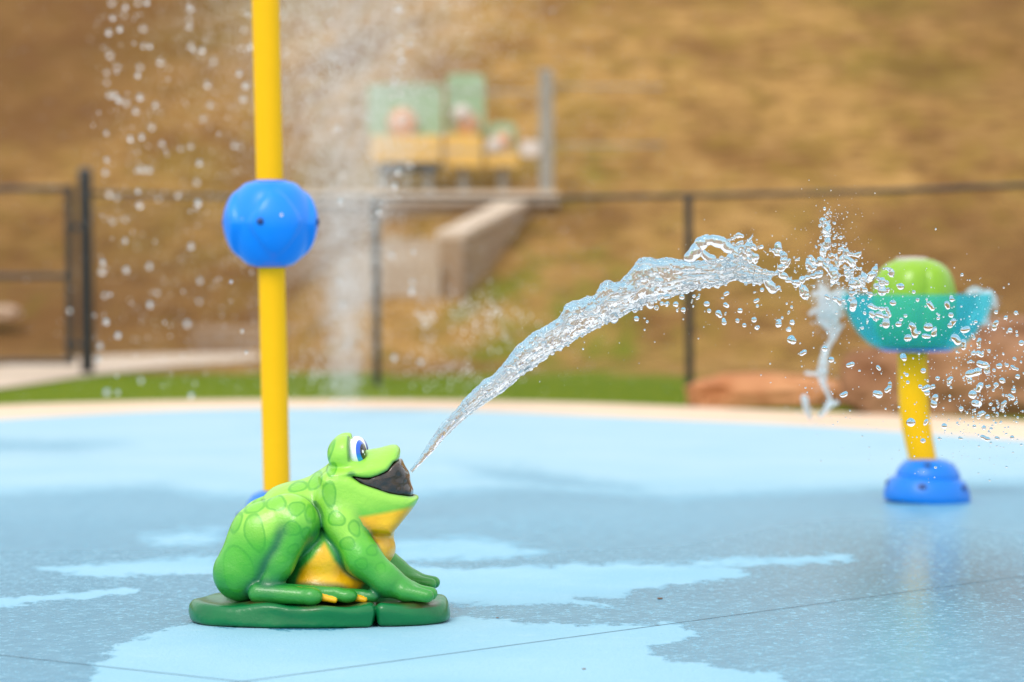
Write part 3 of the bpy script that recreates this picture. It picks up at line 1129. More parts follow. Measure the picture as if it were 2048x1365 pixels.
def frog_parts(X, Y, Z):
    """signed distances of the frog's groups; Y is mirrored: positive on either side"""
    Ym = np.abs(Y)
    c = lambda a, b, ra, rb, sy=1.0: cone(X, Ym, Z, P3(*a), P3(*b), ra * KC, rb * KC, sy)
    cs = lambda a, b, ra, rb, sy=1.0: cone(X, Y, Z, P3(*a), P3(*b), ra * KC, rb * KC, sy)
    d = smin(cs((525, 845, 0), (700, 605, 0), 215, 218, 1.22), cs((700, 605, 0), (900, 480, 0), 218, 165, 1.15), .03)
    d = smin(d, ellipsoid(X, Y, Z, P3(900, 830, 0), (255 * KC, .178, 210 * KC)), .05)
    d = smin(d, ellipsoid(X, Y, Z, P3(900, 1000, .0), (300 * KC, .180, 130 * KC)), .04)
    pouch = ellipsoid(X, Y, Z, P3(1152, 788, 0), (192 * KC, .140, 148 * KC))
    d = smin(d, pouch, .02)
    d = smin(d, ellipsoid(X, Y, Z, P3(1110, 940, 0), (165 * KC, .12, 130 * KC)), .035)
    neck = cs((950, 500, 0), (1090, 520, 0), 165, 165, 1.0)
    d = smin(d, neck, .05)
    jaw = smax(poly_sdf(X, Z, JAW), head_plan(X, Y, fx(1030), 505 * KC, .158), .035)
    drop = 3.2 * Y * Y * sstep(Z, fz(335), fz(235))
    upper = smax(poly_sdf(X, Z + drop, UPPER), head_plan(X, Y, fx(1010), 402 * KC, .150, 2.3), .04)
    head = smin(jaw, upper, .006)
    bump = ellipsoid(X, Ym, Z, P3(1035, 205, .060), (112 * KC, .066, 122 * KC))
    lid = (X - fx(1068)) + (Z - fz(190, .06)) * .05 + (Ym - .06) * .04
    bump = smax(bump, lid, .008)
    eye_seat = ellipsoid(X, Ym, Z, P3(1080, 285, .06), (100 * KC, .06, 48 * KC))
    head = smin(head, bump, .016)
    head = smin(head, eye_seat, .02)
    torso = smin(d, head, .035)
    h = smin(c((400, 950, .145), (548, 738, .132), 172, 212, .8), c((548, 738, .132), (690, 656, .142), 212, 193, .78), .03)
    s = smin(c((748, 655, .172), (645, 890, .182), 118, 88), c((645, 890, .180), (590, 1010, .185), 86, 76), .02)
    f = c((515, 1076, .200), (830, 1096, .245), 66, 52)
    f = smin(f, ellipsoid(X, Ym, Z, P3(852, 1098, .247), (64 * KC, .030, 54 * KC)), .01)
    f2 = smin(c((620, 1065, .195), (1000, 1080, .212), 52, 42), ellipsoid(X, Ym, Z, P3(1060, 1094, .214), (66 * KC, .026, 44 * KC)), .012)
    f3 = smin(c((680, 1065, .175), (1150, 1090, .178), 48, 38), ellipsoid(X, Ym, Z, P3(1200, 1097, .178), (60 * KC, .023, 40 * KC)), .012)
    foot = smin(smin(f, f2, .006), f3, .006)
    web = np.minimum(c((760, 1070, .222), (985, 1122, .232), 34, 18), c((980, 1070, .196), (1165, 1118, .200), 30, 18))
    a = smin(c((955, 500, .100), (1022, 640, .130), 96, 108), c((1022, 640, .130), (1150, 860, .158), 110, 113), .02)
    a = smin(a, c((1150, 860, .158), (1300, 1000, .168), 113, 94), .02)
    a = smin(a, c((1300, 1000, .168), (1430, 1064, .172), 94, 70), .02)
    fi = c((1410, 1068, .195), (1555, 1094, .212), 52, 40)
    fi = smin(fi, c((1420, 1060, .168), (1575, 1078, .170), 52, 40), .006)
    fi = smin(fi, c((1410, 1056, .145), (1555, 1072, .128), 50, 38), .006)
    a = smin(a, fi, .016)
    return torso, h, s, foot, web, a


def frog_sdf(X, Y, Z):
    t, h, s, f, w, a = frog_parts(X, Y, Z)
    d = smin(t, h, .014)
    d = smin(d, smin(s, h, .012), .010)
    d = smin(d, a, .018)
    d = np.minimum(smin(d, f, .010), w)
    return np.maximum(d, .060 - Z)


def mouth_sdf(X, Y, Z):
    return smax(poly_sdf(X, Z, MOUTH), head_plan(X, Y, fx(1030), 442 * KC, .138), .02)


def frog_total(X, Y, Z):
    # hollow the jaws a little where the mouth lining sits
    return smax(frog_sdf(X, Y, Z), -(mouth_sdf(X, Y, Z) - .001), .006)


hs = .0042
ax = np.arange(fx(205), fx(1625), hs)
ay = np.arange(-.285, .285 + hs, hs)
az = np.arange(.045, fz(60), hs)
half = ay[ay <= hs * .5]
F = frog_total(ax[:, None, None], half[None, :, None], az[None, None, :])
F = np.broadcast_to(F, (len(ax), len(half), len(az)))
nh = len(half)
F = np.concatenate([F, F[:, ::-1][:, 1:]], 1)
verts, quads = surface_nets(F, (ax[0], ay[0], az[0]), hs)


def project_iso(fn, v, it=3, e=.0012):
    for _ in range(it):
        x, y, z = v.T
        d = fn(x, y, z)
        g = np.stack([fn(x + e, y, z) - fn(x - e, y, z), fn(x, y + e, z) - fn(x, y - e, z), fn(x, y, z + e) - fn(x, y, z - e)], 1) / (2 * e)
        n = np.linalg.norm(g, axis=1, keepdims=True)
        st = np.clip(d, -hs, hs)[:, None] * g / np.maximum(n * n, .3)
        v = v - st * .7
    return v


verts = project_iso(frog_total, verts, 2)
# light hand-laid unevenness of the fibreglass
nv = vnoise(verts * 26, 4) * .0007 + vnoise(verts * 60, 6) * .0003
verts = verts + nv[:, None] * np.array([.5, .5, .7])
body_me = mesh_np('body', verts, quads)
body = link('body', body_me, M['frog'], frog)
X, Y, Z = verts.T
parts = np.stack(frog_parts(X, Y, Z), 1)
torso_d, h_d, s_d, f_d, w_d, a_d = parts.T
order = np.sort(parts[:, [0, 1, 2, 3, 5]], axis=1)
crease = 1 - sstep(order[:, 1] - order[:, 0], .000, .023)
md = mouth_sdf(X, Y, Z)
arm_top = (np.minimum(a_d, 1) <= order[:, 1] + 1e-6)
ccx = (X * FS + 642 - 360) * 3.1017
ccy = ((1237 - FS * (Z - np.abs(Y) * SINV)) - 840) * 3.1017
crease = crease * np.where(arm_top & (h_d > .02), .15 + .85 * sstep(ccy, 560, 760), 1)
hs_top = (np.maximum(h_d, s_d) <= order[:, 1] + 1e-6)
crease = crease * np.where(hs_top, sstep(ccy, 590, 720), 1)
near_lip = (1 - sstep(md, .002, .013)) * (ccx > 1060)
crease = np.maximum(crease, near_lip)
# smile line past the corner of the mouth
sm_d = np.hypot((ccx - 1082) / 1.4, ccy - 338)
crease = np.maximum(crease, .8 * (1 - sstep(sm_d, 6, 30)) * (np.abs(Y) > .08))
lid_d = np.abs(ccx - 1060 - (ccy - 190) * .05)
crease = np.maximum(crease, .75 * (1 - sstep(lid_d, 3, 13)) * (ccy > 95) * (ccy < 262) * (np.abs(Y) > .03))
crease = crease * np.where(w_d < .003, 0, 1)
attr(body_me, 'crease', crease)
SPOTS = [(388, 925, 98, 130, -8), (496, 702, 62, 112, -8), (372, 640, 32, 66, 25), (490, 538, 66, 38, -35), (622, 520, 60, 48, -15), (750, 556, 46, 46, 0),
         (726, 680, 52, 44, 25), (832, 590, 26, 56, -12), (808, 708, 24, 34, 10), (733, 808, 38, 27, -25), (664, 868, 39, 20, -8),
         (993, 616, 50, 46, 0), (1104, 676, 34, 46, -20), (1063, 772, 44, 42, 0), (1214, 815, 30, 34, -25), (1151, 896, 36, 37, -20), (1268, 922, 32, 32, 0),
         (946, 462, 42, 74, -12), (852, 372, 42, 60, 20), (742, 408, 54, 34, -20), (955, 306, 31, 42, 15), (940, 195, 18, 62, 22),
         (1050, 470, 0, 0, 0)]
spot = np.full(len(verts), 1.0)
for (sx, sy_, ra, rb, an) in SPOTS:
    if ra == 0: continue
    c_, s_ = math.cos(R(an)), math.sin(R(an))
    u = (ccx - sx) * c_ + (ccy - sy_) * s_
    w = -(ccx - sx) * s_ + (ccy - sy_) * c_
    th = np.arctan2(w / rb, u / ra)
    wob = 1 + .07 * np.sin(2 * th + sx) + .07 * np.sin(3 * th + sy_)
    q = np.sqrt((u / ra) ** 2 + (w / rb) ** 2) / wob
    spot = np.minimum(spot, (q - 1) * min(ra, rb) * KC)
attr(body_me, 'spot', spot)
BELLY = [(915, 770), (975, 880), (1060, 960), (1145, 1012), (1100, 1090), (740, 1090), (752, 990), (775, 930), (850, 860)]
CHEST = [(1120, 612), (1250, 590), (1400, 558), (1520, 520), (1520, 1000), (1290, 900), (1180, 740)]
yel = np.maximum(-poly_sdf(ccx, ccy, BELLY), -poly_sdf(ccx, ccy, CHEST)) * KC
on_body = (torso_d <= np.minimum(np.minimum(h_d, s_d), np.minimum(f_d, a_d)) + .002)
yel = np.where(on_body, yel, -.05)
yel = np.where(w_d < np.minimum(f_d, .004) + .001, .03, yel)
attr(body_me, 'yellow', yel)
# airbrushed base tone: pale on the crown, shoulders and upper limbs, deeper low down
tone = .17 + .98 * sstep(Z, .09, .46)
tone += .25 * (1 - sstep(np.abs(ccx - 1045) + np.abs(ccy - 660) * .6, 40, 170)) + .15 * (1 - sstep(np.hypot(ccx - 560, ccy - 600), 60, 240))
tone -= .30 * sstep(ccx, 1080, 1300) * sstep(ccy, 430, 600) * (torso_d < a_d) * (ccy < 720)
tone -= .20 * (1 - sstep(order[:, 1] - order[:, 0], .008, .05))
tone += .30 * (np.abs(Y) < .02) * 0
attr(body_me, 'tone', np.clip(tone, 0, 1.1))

# mouth lining
hm = .005
mx = np.arange(fx(1010), fx(1500), hm); my = np.arange(-.16, .16 + hm, hm); mz = np.arange(fz(520), fz(200, .1), hm)
Fm = np.broadcast_to(mouth_sdf(mx[:, None, None], my[None, :, None], mz[None, None, :]), (len(mx), len(my), len(mz)))
mv, mq = surface_nets(Fm, (mx[0], my[0], mz[0]), hm)
mv = mv + .0022 * np.stack([vnoise(mv * 40, 1), vnoise(mv * 40, 2), vnoise(mv * 40, 3)], 1)
link('mouth', mesh_np('mouth', mv, mq), M['mouth'], frog)

# eyes
for side in (-1, 1):
    v, f = ico(5)
    e = link('eye', mesh_np('eye', v * .5, f), eye_mat(side), frog)
    c = P3(1098, 198, .062)
    e.location = (c[0], side * c[1], c[2])
    e.scale = (2 * 70 * KC, 2 * .043, 2 * 92 * KC)
    e.rotation_euler = (0, R(-6), 0)

# lily pad
L = lambda px, y: ((px - 642) / FS, y)
outl = [L(758, -.17), L(757, -.21), L(755, -.245), L(744, -.268), L(660, -.290), L(570, -.285), L(480, -.255), L(412, -.195), L(384, -.105), L(388, -.02), L(415, .07), L(455, .17), L(530, .26), L(640, .30), L(760, .29), L(838, .23), L(868, .16), L(880, .10), L(897, .03), L(902, -.06), L(893, -.14), L(858, -.20), L(815, -.235), L(777, -.246), L(762, -.235), L(760, -.20)]
outl = [tuple(p) for p in catmull(outl, 5)]


def lily_sdf(X, Y, Z):
    d2 = poly_sdf(X, Y, outl)
    th = .068 + .004 * np.sin(X * 17 + 1) * np.cos(Y * 15) + .0035 * np.sin(X * 38 + Y * 21)
    top = Z - th
    d = smax(d2 + .004 * np.sin(Z * 60 + X * 9), top, .024)
    return smax(d, .002 - Z, .012)


hl = .0052
lx = np.arange(L(372, 0)[0], L(914, 0)[0], hl); ly = np.arange(-.31, .32, hl); lz = np.arange(-.008, .092, hl)
d2g = poly_sdf(lx[:, None], ly[None, :], outl)[:, :, None]
Xg, Yg, Zg = lx[:, None, None], ly[None, :, None], lz[None, None, :]
th = .068 + .004 * np.sin(Xg * 17 + 1) * np.cos(Yg * 15) + .0035 * np.sin(Xg * 38 + Yg * 21)
Fl = smax(smax(d2g + .004 * np.sin(Zg * 60 + Xg * 9), Zg - th, .024), .002 - Zg, .012)
lv, lq = surface_nets(np.broadcast_to(Fl, (len(lx), len(ly), len(lz))), (lx[0], ly[0], lz[0]), hl)
lv = lv + (.0011 * vnoise(lv * 24, 8))[:, None] * np.array([1, 1, .8])
lme = mesh_np('lily_pad', lv, lq)
link('lily_pad', lme, M['lily'], frog)
gd = frog_sdf(lv[:, 0], lv[:, 1], np.maximum(lv[:, 2], .066))
attr(lme, 'grime', (1 - sstep(gd, .0, .035)) * (lv[:, 2] > .055))
mb = MB(); mb.lathe([(.0075, 0), (.0075, .003), (.005, .006), (.001, .007)], 20)
sc = mb.build('screw', M['steel'], frog)
sc.location = (fx(1380), -.165, .0645)
# ------------------------------------------------------------------ water
YJ = f0.y                                    # the jet flies in the frog's own plane


def jw(px, py, dy=0.0):
    p = at(px, py, YJ + dy)
    return np.array([p.x, p.y, p.z])


C3 = lambda x, y: (780 + x / 2.0898, 400 + y / 2.0893)      # enlargement 3 -> photo
C4 = lambda x, y: (1340 + x / 2.7302, 400 + y / 2.73)
C6 = lambda x, y: (1300 + x / 6.203, 440 + y / 6.205)
C5 = lambda x, y: (1000 + x / 5.688, 480 + y / 5.688)
CA = lambda x, y: (1720 + x / 3.5915, 540 + y / 3.592)

UP = [(84, 1130), (130, 1065), (200, 958), (300, 848), (380, 768), (440, 722), (510, 640), (560, 590), (610, 550), (690, 508), (722, 468), (730, 440), (765, 428), (790, 420), (850, 402), (868, 375), (900, 340), (955, 340), (985, 312), (1010, 287), (1055, 237), (1120, 245), (1190, 246), (1250, 256), (1330, 258), (1378, 244), (1440, 238), (1500, 264), (1560, 288), (1618, 304)]
LO = [(92, 1140), (172, 1062), (250, 972), (350, 882), (440, 820), (490, 785), (560, 722), (610, 690), (690, 630), (720, 615), (755, 590), (800, 566), (830, 548), (880, 524), (905, 512), (945, 488), (1000, 462), (1030, 458), (1060, 432), (1095, 428), (1120, 408), (1180, 400), (1240, 380), (1310, 360), (1390, 350), (1440, 330), (1490, 338), (1535, 346), (1580, 332), (1622, 312)]


def resample(pts, n):
    p = np.array(catmull(pts, 10, closed=False))
    s = np.concatenate([[0], np.cumsum(np.linalg.norm(np.diff(p, axis=0), axis=1))])
    t = np.linspace(0, s[-1], n)
    return np.stack([np.interp(t, s, p[:, 0]), np.interp(t, s, p[:, 1])], 1)


NS, NR = 1100, 96
U, Lw = resample(UP, NS), resample(LO, NS)
U3 = np.array([jw(*C3(*p)) for p in U]); L3 = np.array([jw(*C3(*p)) for p in Lw])
mid = (U3 + L3) / 2; hv = (U3 - L3) / 2
hl_ = np.linalg.norm(hv, axis=1, keepdims=True)
tt = np.linspace(0, 1, NS)
thick = hl_[:, 0] * np.interp(tt, [0, .3, .6, .8, 1], [.9, .70, .50, .36, .25])
ang = np.linspace(0, 2 * math.pi, NR, endpoint=False)
ca = np.cos(ang)[None, :, None]; sa = np.sin(ang)[None, :, None]
depth = np.array([0, 1.0, 0])
# upper rim carries a thick roll of water, the lower half thins to a clear sheet
tk = thick[:, None, None] * (1.0 + .35 * ca * np.interp(tt, [0, .3, .7, 1], [0, 1, 1, 0])[:, None, None])
V = mid[:, None] + hv[:, None] * ca + depth * sa * tk
nrm = (hv / hl_)[:, None] * ca * thick[:, None, None] + depth * sa * hl_[:, :, None]
nrm = nrm / np.linalg.norm(nrm, axis=2, keepdims=True)
slen = np.concatenate([[0], np.cumsum(np.linalg.norm(np.diff(mid, axis=0), axis=1))])
q = np.stack([np.broadcast_to(slen[:, None], (NS, NR)) , (ca[..., 0] * hl_), (sa[..., 0] * thick[:, None])], -1).reshape(-1, 3)
w_ = np.broadcast_to(hl_, (NS, NR)).reshape(-1)
lum = vnoise(q * np.array([18, 30, 30]), 1) * .13 + vnoise(q * np.array([45, 75, 75]), 2) * .10
ripple = vnoise(q * np.array([70, 190, 190]), 3) * .0026 + vnoise(q * np.array([150, 330, 330]), 4) * .0016 + vnoise(q * np.array([320, 420, 420]), 12) * .0008
low = np.clip(-np.broadcast_to(ca[..., 0], (NS, NR)).reshape(-1), 0, 1) ** 3
drip = low * np.clip(vnoise(q * np.array([62, 1, 1]) + 5, 7), -.1, 1) * .011 * np.repeat(sstep(tt, .18, .45), NR)
grow = np.repeat(sstep(tt, 0, .25), NR)
disp = lum * np.minimum(w_, .05) * .75 + ripple * (.25 + .75 * grow) + drip
V = V.reshape(-1, 3) + nrm.reshape(-1, 3) * disp[:, None]
ii = np.arange(NS * NR).reshape(NS, NR)
jj = np.roll(ii, -1, 1)
quads = np.stack([ii[:-1], ii[1:], jj[1:], jj[:-1]], -1).reshape(-1, 4)
# close the ends
cA, cB = V[:NR].mean(0), V[-NR:].mean(0)
V = np.concatenate([V, [cA, cB]])
kk = np.arange(NR)
endA = np.stack([np.full(NR, NS * NR), kk, (kk + 1) % NR, np.full(NR, NS * NR)], 1)
base_i = (NS - 1) * NR
me = bpy.data.meshes.new('water_jet')
faces = quads.tolist() + [(NS * NR, int(k), int((k + 1) % NR)) for k in kk] + [(NS * NR + 1, base_i + int((k + 1) % NR), base_i + int(k)) for k in kk]
me.from_pydata(V.tolist(), [], faces); me.update()


class Blobs:
    """many small balls melted into one liquid surface"""
    def __init__(s, h=.0022, k=.0035): s.b = []; s.h = h; s.k = k

    def ball(s, p, r): s.b.append((np.asarray(p, float), r)); return s

    def chain(s, pts, r, jit=.12, step=.55, seed=0, bead=.3):
        """pts: photo px (x, y) or (x, y, depth); r in photo px, single or per point"""
        rg = np.random.default_rng(seed + int(pts[0][0] * 7 + pts[0][1]))
        P = np.array([jw(p[0], p[1], p[2] if len(p) > 2 else 0) for p in pts])
        rr = np.array(r if hasattr(r, '__len__') else [r] * len(pts), float) / FS
        P = np.array(catmull(list(np.concatenate([P, rr[:, None]], 1)), 12, closed=False))
        L_ = np.concatenate([[0], np.cumsum(np.linalg.norm(np.diff(P[:, :3], axis=0), axis=1))])
        t = 0; ph = rg.uniform(0, 6)
        while t < L_[-1]:
            c = np.array([np.interp(t, L_, P[:, k]) for k in range(4)])
            rad = c[3] * (1 + bead * math.sin(t / (c[3] * 1.5) + ph) + rg.normal(0, .12))
            rad = max(rad, .0016)
            s.ball(c[:3] + rg.normal(0, jit * c[3], 3), rad)
            t += c[3] * step
        return s

    def cloud(s, px, py, sx, sy, n, r0, r1, seed=0, dz=.03):
        rg = np.random.default_rng(seed + int(px * 3 + py))
        for _ in range(n):
            x, y = rg.normal(px, sx), rg.normal(py, sy)
            r = r0 + (r1 - r0) * rg.random() ** 2.5
            s.ball(jw(x, y, rg.normal(0, dz)), r / FS)
            if rg.random() < .35:
                s.ball(jw(x + rg.normal(0, r), y + rg.normal(0, r), 0) * np.array([1, 0, 1]) + np.array([0, s.b[-1][0][1], 0]), r * .75 / FS)
        return s

    def arrays(s):
        h = s.h
        P = np.array([b[0] for b in s.b]); rad = np.array([b[1] for b in s.b])
        lo = P.min(0) - rad.max() - 4 * h; hi = P.max(0) + rad.max() + 4 * h
        n = np.ceil((hi - lo) / h).astype(int) + 1
        F = np.full(n, 6 * h, dtype=np.float32)
        k = s.k
        for p, r in zip(P, rad):
            w = r + k + 2 * h
            a = np.maximum(np.floor((p - w - lo) / h).astype(int), 0); b = np.minimum(np.ceil((p + w - lo) / h).astype(int) + 1, n)
            g = [lo[i] + np.arange(a[i], b[i]) * h - p[i] for i in range(3)]
            d = np.sqrt(g[0][:, None, None] ** 2 + g[1][None, :, None] ** 2 + g[2][None, None, :] ** 2) - r
            sl = tuple(slice(a[i], b[i]) for i in range(3))
            F[sl] = smin(F[sl], d, min(k, r * .9))
        return surface_nets(F, lo, h)

    def mesh(s, name):
        return mesh_np(name, *s.arrays())


jet = empty('water_jet', f0)
tag(jet, 'clear arching jet of water shot from the mouth of the frog', 'water jet')


def sub(name, me, parent, mat='water'):
    o = link(name, me, M[mat], parent)
    o.matrix_parent_inverse = Matrix.Translation(-parent.location)
    return o


sub('stream', me, jet, 'jet_water')
b = Blobs(.0021)
# the loop of water over the crest and the ragged fringe beyond it
b.chain([C6(*p) for p in ((490, 470), (560, 400), (610, 310), (680, 262), (770, 252), (850, 275), (930, 318), (1010, 370), (1055, 420), (1050, 490))], [9, 11, 12, 11, 10, 9.5, 9, 9, 8, 9], bead=.12, step=.3)
b.chain([C6(*p) for p in ((540, 470), (590, 420), (650, 405), (700, 460), (760, 500))], [6, 6, 6, 7, 7], bead=.15, step=.3)
b.chain([C6(*p) for p in ((690, 255), (712, 225), (708, 188))], [3.5, 2.2, 2.8])
b.chain([C6(*p) for p in ((750, 250), (765, 215))], [2.6, 2.6])
b.chain([C6(*p) for p in ((840, 265), (866, 232))], [2.4, 3])
b.chain([C6(*p) for p in ((900, 300), (950, 265), (1000, 250), (1050, 215), (1100, 195), (1145, 190))], [3, 2.5, 3, 4.5, 4.5, 3], jit=.4)
b.chain([C6(*p) for p in ((1060, 330), (1100, 290), (1140, 265))], [2.6, 2, 2])
b.chain([C6(*p) for p in ((1215, 290), (1245, 245), (1268, 200))], [2.6, 2, 2.4])
b.chain([C6(*p) for p in ((1040, 400), (1110, 350), (1170, 340), (1240, 325), (1280, 350))], [5, 4, 6, 7, 4], jit=.4)
b.chain([C6(*p) for p in ((1150, 400), (1210, 430), (1250, 390))], [5, 6, 5], jit=.5)
b.chain([C6(*p) for p in ((1080, 450), (1130, 500), (1200, 520), (1260, 500), (1300, 440), (1330, 480))], [4, 4, 4.5, 4, 3.4, 3], jit=.5)
b.chain([C6(*p) for p in ((1270, 430), (1300, 470), (1310, 540))], [3, 4, 3], jit=.4)
b.cloud(*C6(1200, 380), 16, 14, 46, 1.3, 3.4, 2, .02)
b.cloud(*C6(1080, 250), 16, 7, 26, 1.2, 2.6, 3, .015)
b.cloud(*C6(960, 570), 7, 9, 12, 4, 8, 8, .012)
# drips under the sheet
for pts, r in ((((430, 800), (445, 850), (452, 880)), (7, 5, 5.5)), (((500, 800), (560, 830), (610, 855)), (5, 4, 5.5)), (((690, 790), (725, 820), (735, 838)), (5, 4, 4)), (((850, 760), (885, 795)), (6, 6)),
               (((1440, 760), (1480, 800), (1520, 870), (1580, 850), (1610, 835)), (5, 7, 6, 5, 5)), (((290, 880), (335, 905)), (5, 5.5)), (((0, 950), (10, 1010), (12, 1070)), (7, 6, 4)), (((1110, 740), (1190, 750), (1260, 740)), (4, 4, 4))):
    b.chain([C6(*p) for p in pts], list(r))
for pts, r in ((((1680, 690), (1705, 740), (1712, 768)), (6, 5.5, 4.5)), (((1560, 720), (1590, 760), (1605, 790)), (5, 4, 3)), (((1290, 860), (1300, 900), (1290, 920)), (6, 7, 5)), (((1205, 910), (1212, 950)), (4.5, 3)), (((1000, 1020), (1015, 1050)), (5, 4)), (((590, 1270), (600, 1300)), (4, 3.5)), (((1340, 800), (1330, 840)), (6, 5))):
    b.chain([C5(*p) for p in pts], list(r))
# beads riding on the sheet
rg = np.random.default_rng(3)
for _ in range(120):
    i = int(rg.uniform(.18, .97) * NS); c = rg.uniform(-.85, .75)
    p = mid[i] + hv[i] * c; p = p + np.array([0, -thick[i] * math.sqrt(1 - c * c) * .95, 0])
    b.ball(p, rg.uniform(2.2, 6.0) / FS)
# threads of water drawn out along the flow
for _ in range(70):
    i0 = int(rg.uniform(.06, .86) * NS); ln = int(rg.uniform(.04, .14) * NS); c0 = rg.uniform(-.9, .85); dc = rg.uniform(-.35, .25)
    r_ = rg.uniform(1.3, 2.8) * min(1, .4 + i0 / NS * 2)
    for i in range(i0, min(i0 + ln, NS - 1), 3):
        f_ = (i - i0) / ln; c = max(-.97, min(.95, c0 + dc * f_ + .05 * math.sin(f_ * 9 + c0 * 7)))
        p = mid[i] + hv[i] * c + np.array([0, -thick[i] * math.sqrt(1 - c * c) * 1.02, 0])
        b.ball(p, max(.0014, r_ * (.55 + .6 * math.sin(math.pi * f_)) / FS))
# lower ragged rim
for i in range(int(.10 * NS), int(.96 * NS), 5):
    p = mid[i] - hv[i] * rg.uniform(.94, 1.04)
    b.ball(p + np.array([0, rg.normal(0, .006), 0]), rg.uniform(2.0, 5.0) * min(1, .35 + i / NS) / FS)
sub('ragged_edge', b.mesh('ragged_edge'), jet, 'jet_water')

# broken crown where the jet falls apart in front of the bowl
crown = empty('water_splash', jw(1660, 560).tolist())
tag(crown, 'upright ragged splash of broken water at the end of the jet, left of the bowl', 'splash')
b = Blobs(.0021)
for pts, r in ((((575, 398), (610, 405), (640, 432), (668, 450), (700, 452), (735, 428), (770, 418), (805, 408), (835, 405)), (4, 5, 4.5, 3.6, 3.6, 4.5, 4.2, 4, 5)),
               (((590, 248), (600, 270), (612, 300), (632, 318), (620, 350), (608, 380), (604, 402)), (6, 7, 7, 6.5, 5, 6, 5)),
               (((572, 285), (590, 300)), (5, 5)), (((640, 350), (650, 330)), (3, 3)),
               (((752, 318), (775, 318), (785, 345), (830, 348), (862, 372), (888, 408), (912, 440)), (4.5, 4, 3.6, 4, 4, 4.5, 5)),
               (((752, 340), (765, 375), (800, 372)), (4, 4, 4.5)),
               (((835, 115), (850, 150), (862, 200), (855, 255), (832, 298), (822, 345)), (5, 6, 7, 6, 5, 4)),
               (((860, 330), (880, 370), (900, 420)), (4, 3.5, 4)),
               (((932, 262), (962, 300), (925, 345), (905, 390), (895, 440)), (4.5, 5, 4.5, 4.5, 5)),
               (((960, 290), (1000, 300), (1042, 298)), (4, 3.4, 3.4)), (((955, 320), (990, 340), (1000, 380), (975, 405)), (4, 4.5, 4, 4)),
               (((960, 405), (1000, 435), (1045, 452), (1060, 415), (1040, 400)), (5, 5.5, 6, 5, 4)),
               (((985, 450), (1010, 470), (1055, 470)), (4, 4.5, 4)), (((988, 510), (994, 555), (996, 595)), (5, 6, 4.5)),
               (((915, 540), (925, 575)), (6, 5)), (((860, 525), (865, 540)), (5, 4)), (((690, 462), (722, 480), (745, 505), (735, 540)), (4.5, 4, 4.5, 5)),
               (((720, 490), (728, 535)), (4, 4.5)), (((1100, 440), (1095, 420), (1115, 390), (1125, 360)), (6, 6, 5, 3.6)), (((1060, 490), (1100, 520)), (5, 4.5)),
               (((1150, 440), (1160, 470), (1155, 505)), (7, 6, 7)), (((1165, 378), (1190, 378), (1212, 395), (1208, 415)), (4, 3.4, 3.6, 3.4)), (((1130, 470), (1185, 440)), (5, 6)),
               (((1092, 580), (1130, 592), (1178, 596), (1188, 640), (1176, 690)), (4, 3, 4.5, 6, 5)), (((1100, 620), (1122, 660)), (4.5, 3)), (((1140, 625), (1165, 640)), (4.5, 5))):
    b.chain([C4(*p) for p in pts], list(r), jit=.35, seed=2)
b.cloud(*C4(858, 190), 8, 20, 90, 1.2, 3.6, 1, .025)
b.cloud(*C4(872, 90), 10, 10, 36, .9, 2.0, 5, .02)
b.cloud(*C4(900, 300), 18, 22, 90, 1.2, 4.0, 2, .03)
b.cloud(*C4(1000, 420), 15, 18, 80, 1.3, 4.4, 3, .03)
b.cloud(*C4(1120, 460), 18, 16, 40, 1.3, 4.4, 4, .03)
b.cloud(*C4(990, 540), 22, 16, 34, 1.2, 4.0, 9, .03)
b.cloud(*C4(770, 330), 14, 22, 22, 1.0, 3.0, 10, .02)
b.cloud(*C4(700, 430), 26, 16, 24, 1.0, 3.2, 6, .02)
b.cloud(*C4(1150, 620), 16, 18, 20, 1.3, 4.2, 7, .02)
sub('splash_body', b.mesh('splash_body'), crown, 'crown_water')

# single sharp droplets: a few shapes, copied
rg = np.random.default_rng(11)
shapes = []
for k in range(10):
    v, f = ico(4)
    d = v * (1 + (.10 + .05 * (k % 3)) * fbm(v * 1.0, 2, 40 + k)[:, None])
    if k >= 4:                                  # lumpy ones: two to four drops running together
        rb = np.random.default_rng(70 + k)
        bb = Blobs(.075, .35)
        pc = np.zeros(3); dr = rb.normal(0, 1, 3) * np.array([1, .4, 1]); dr /= np.linalg.norm(dr)
        for q_ in range(2 + k % 3):
            bb.ball(pc, rb.uniform(.38, .66)); dr = dr + rb.normal(0, .35, 3) * np.array([1, .4, 1]); dr /= np.linalg.norm(dr); pc = pc + dr * rb.uniform(.45, .75)
        d, f = bb.arrays()
        d = d - d.mean(0); d = d / (np.abs(d).max() ** .7)
    d = d - d.mean(0)
    m_ = mesh_np('water_droplet', d, f); m_.materials.append(M['water'])
    m_.polygons.foreach_set('use_smooth', np.ones(len(m_.polygons), dtype=bool))
    shapes.append(m_)


def droplet(p, r, label, group, odd=False, stretch=1.0):
    o = bpy.data.objects.new('water_droplet', shapes[int(rg.integers(4, 10)) if odd else int(rg.integers(0, 4))])
    COL.objects.link(o)
    o.location = p
    r = r * (1.4 if odd else 1.0)
    o.scale = (r * stretch, r, r)
    o.rotation_euler = (rg.uniform(-.6, .6), rg.uniform(-3.1, 3.1) if odd else rg.uniform(-.5, .5), rg.uniform(-.6, .6))
    tag(o, label, 'droplet', group)
    return o


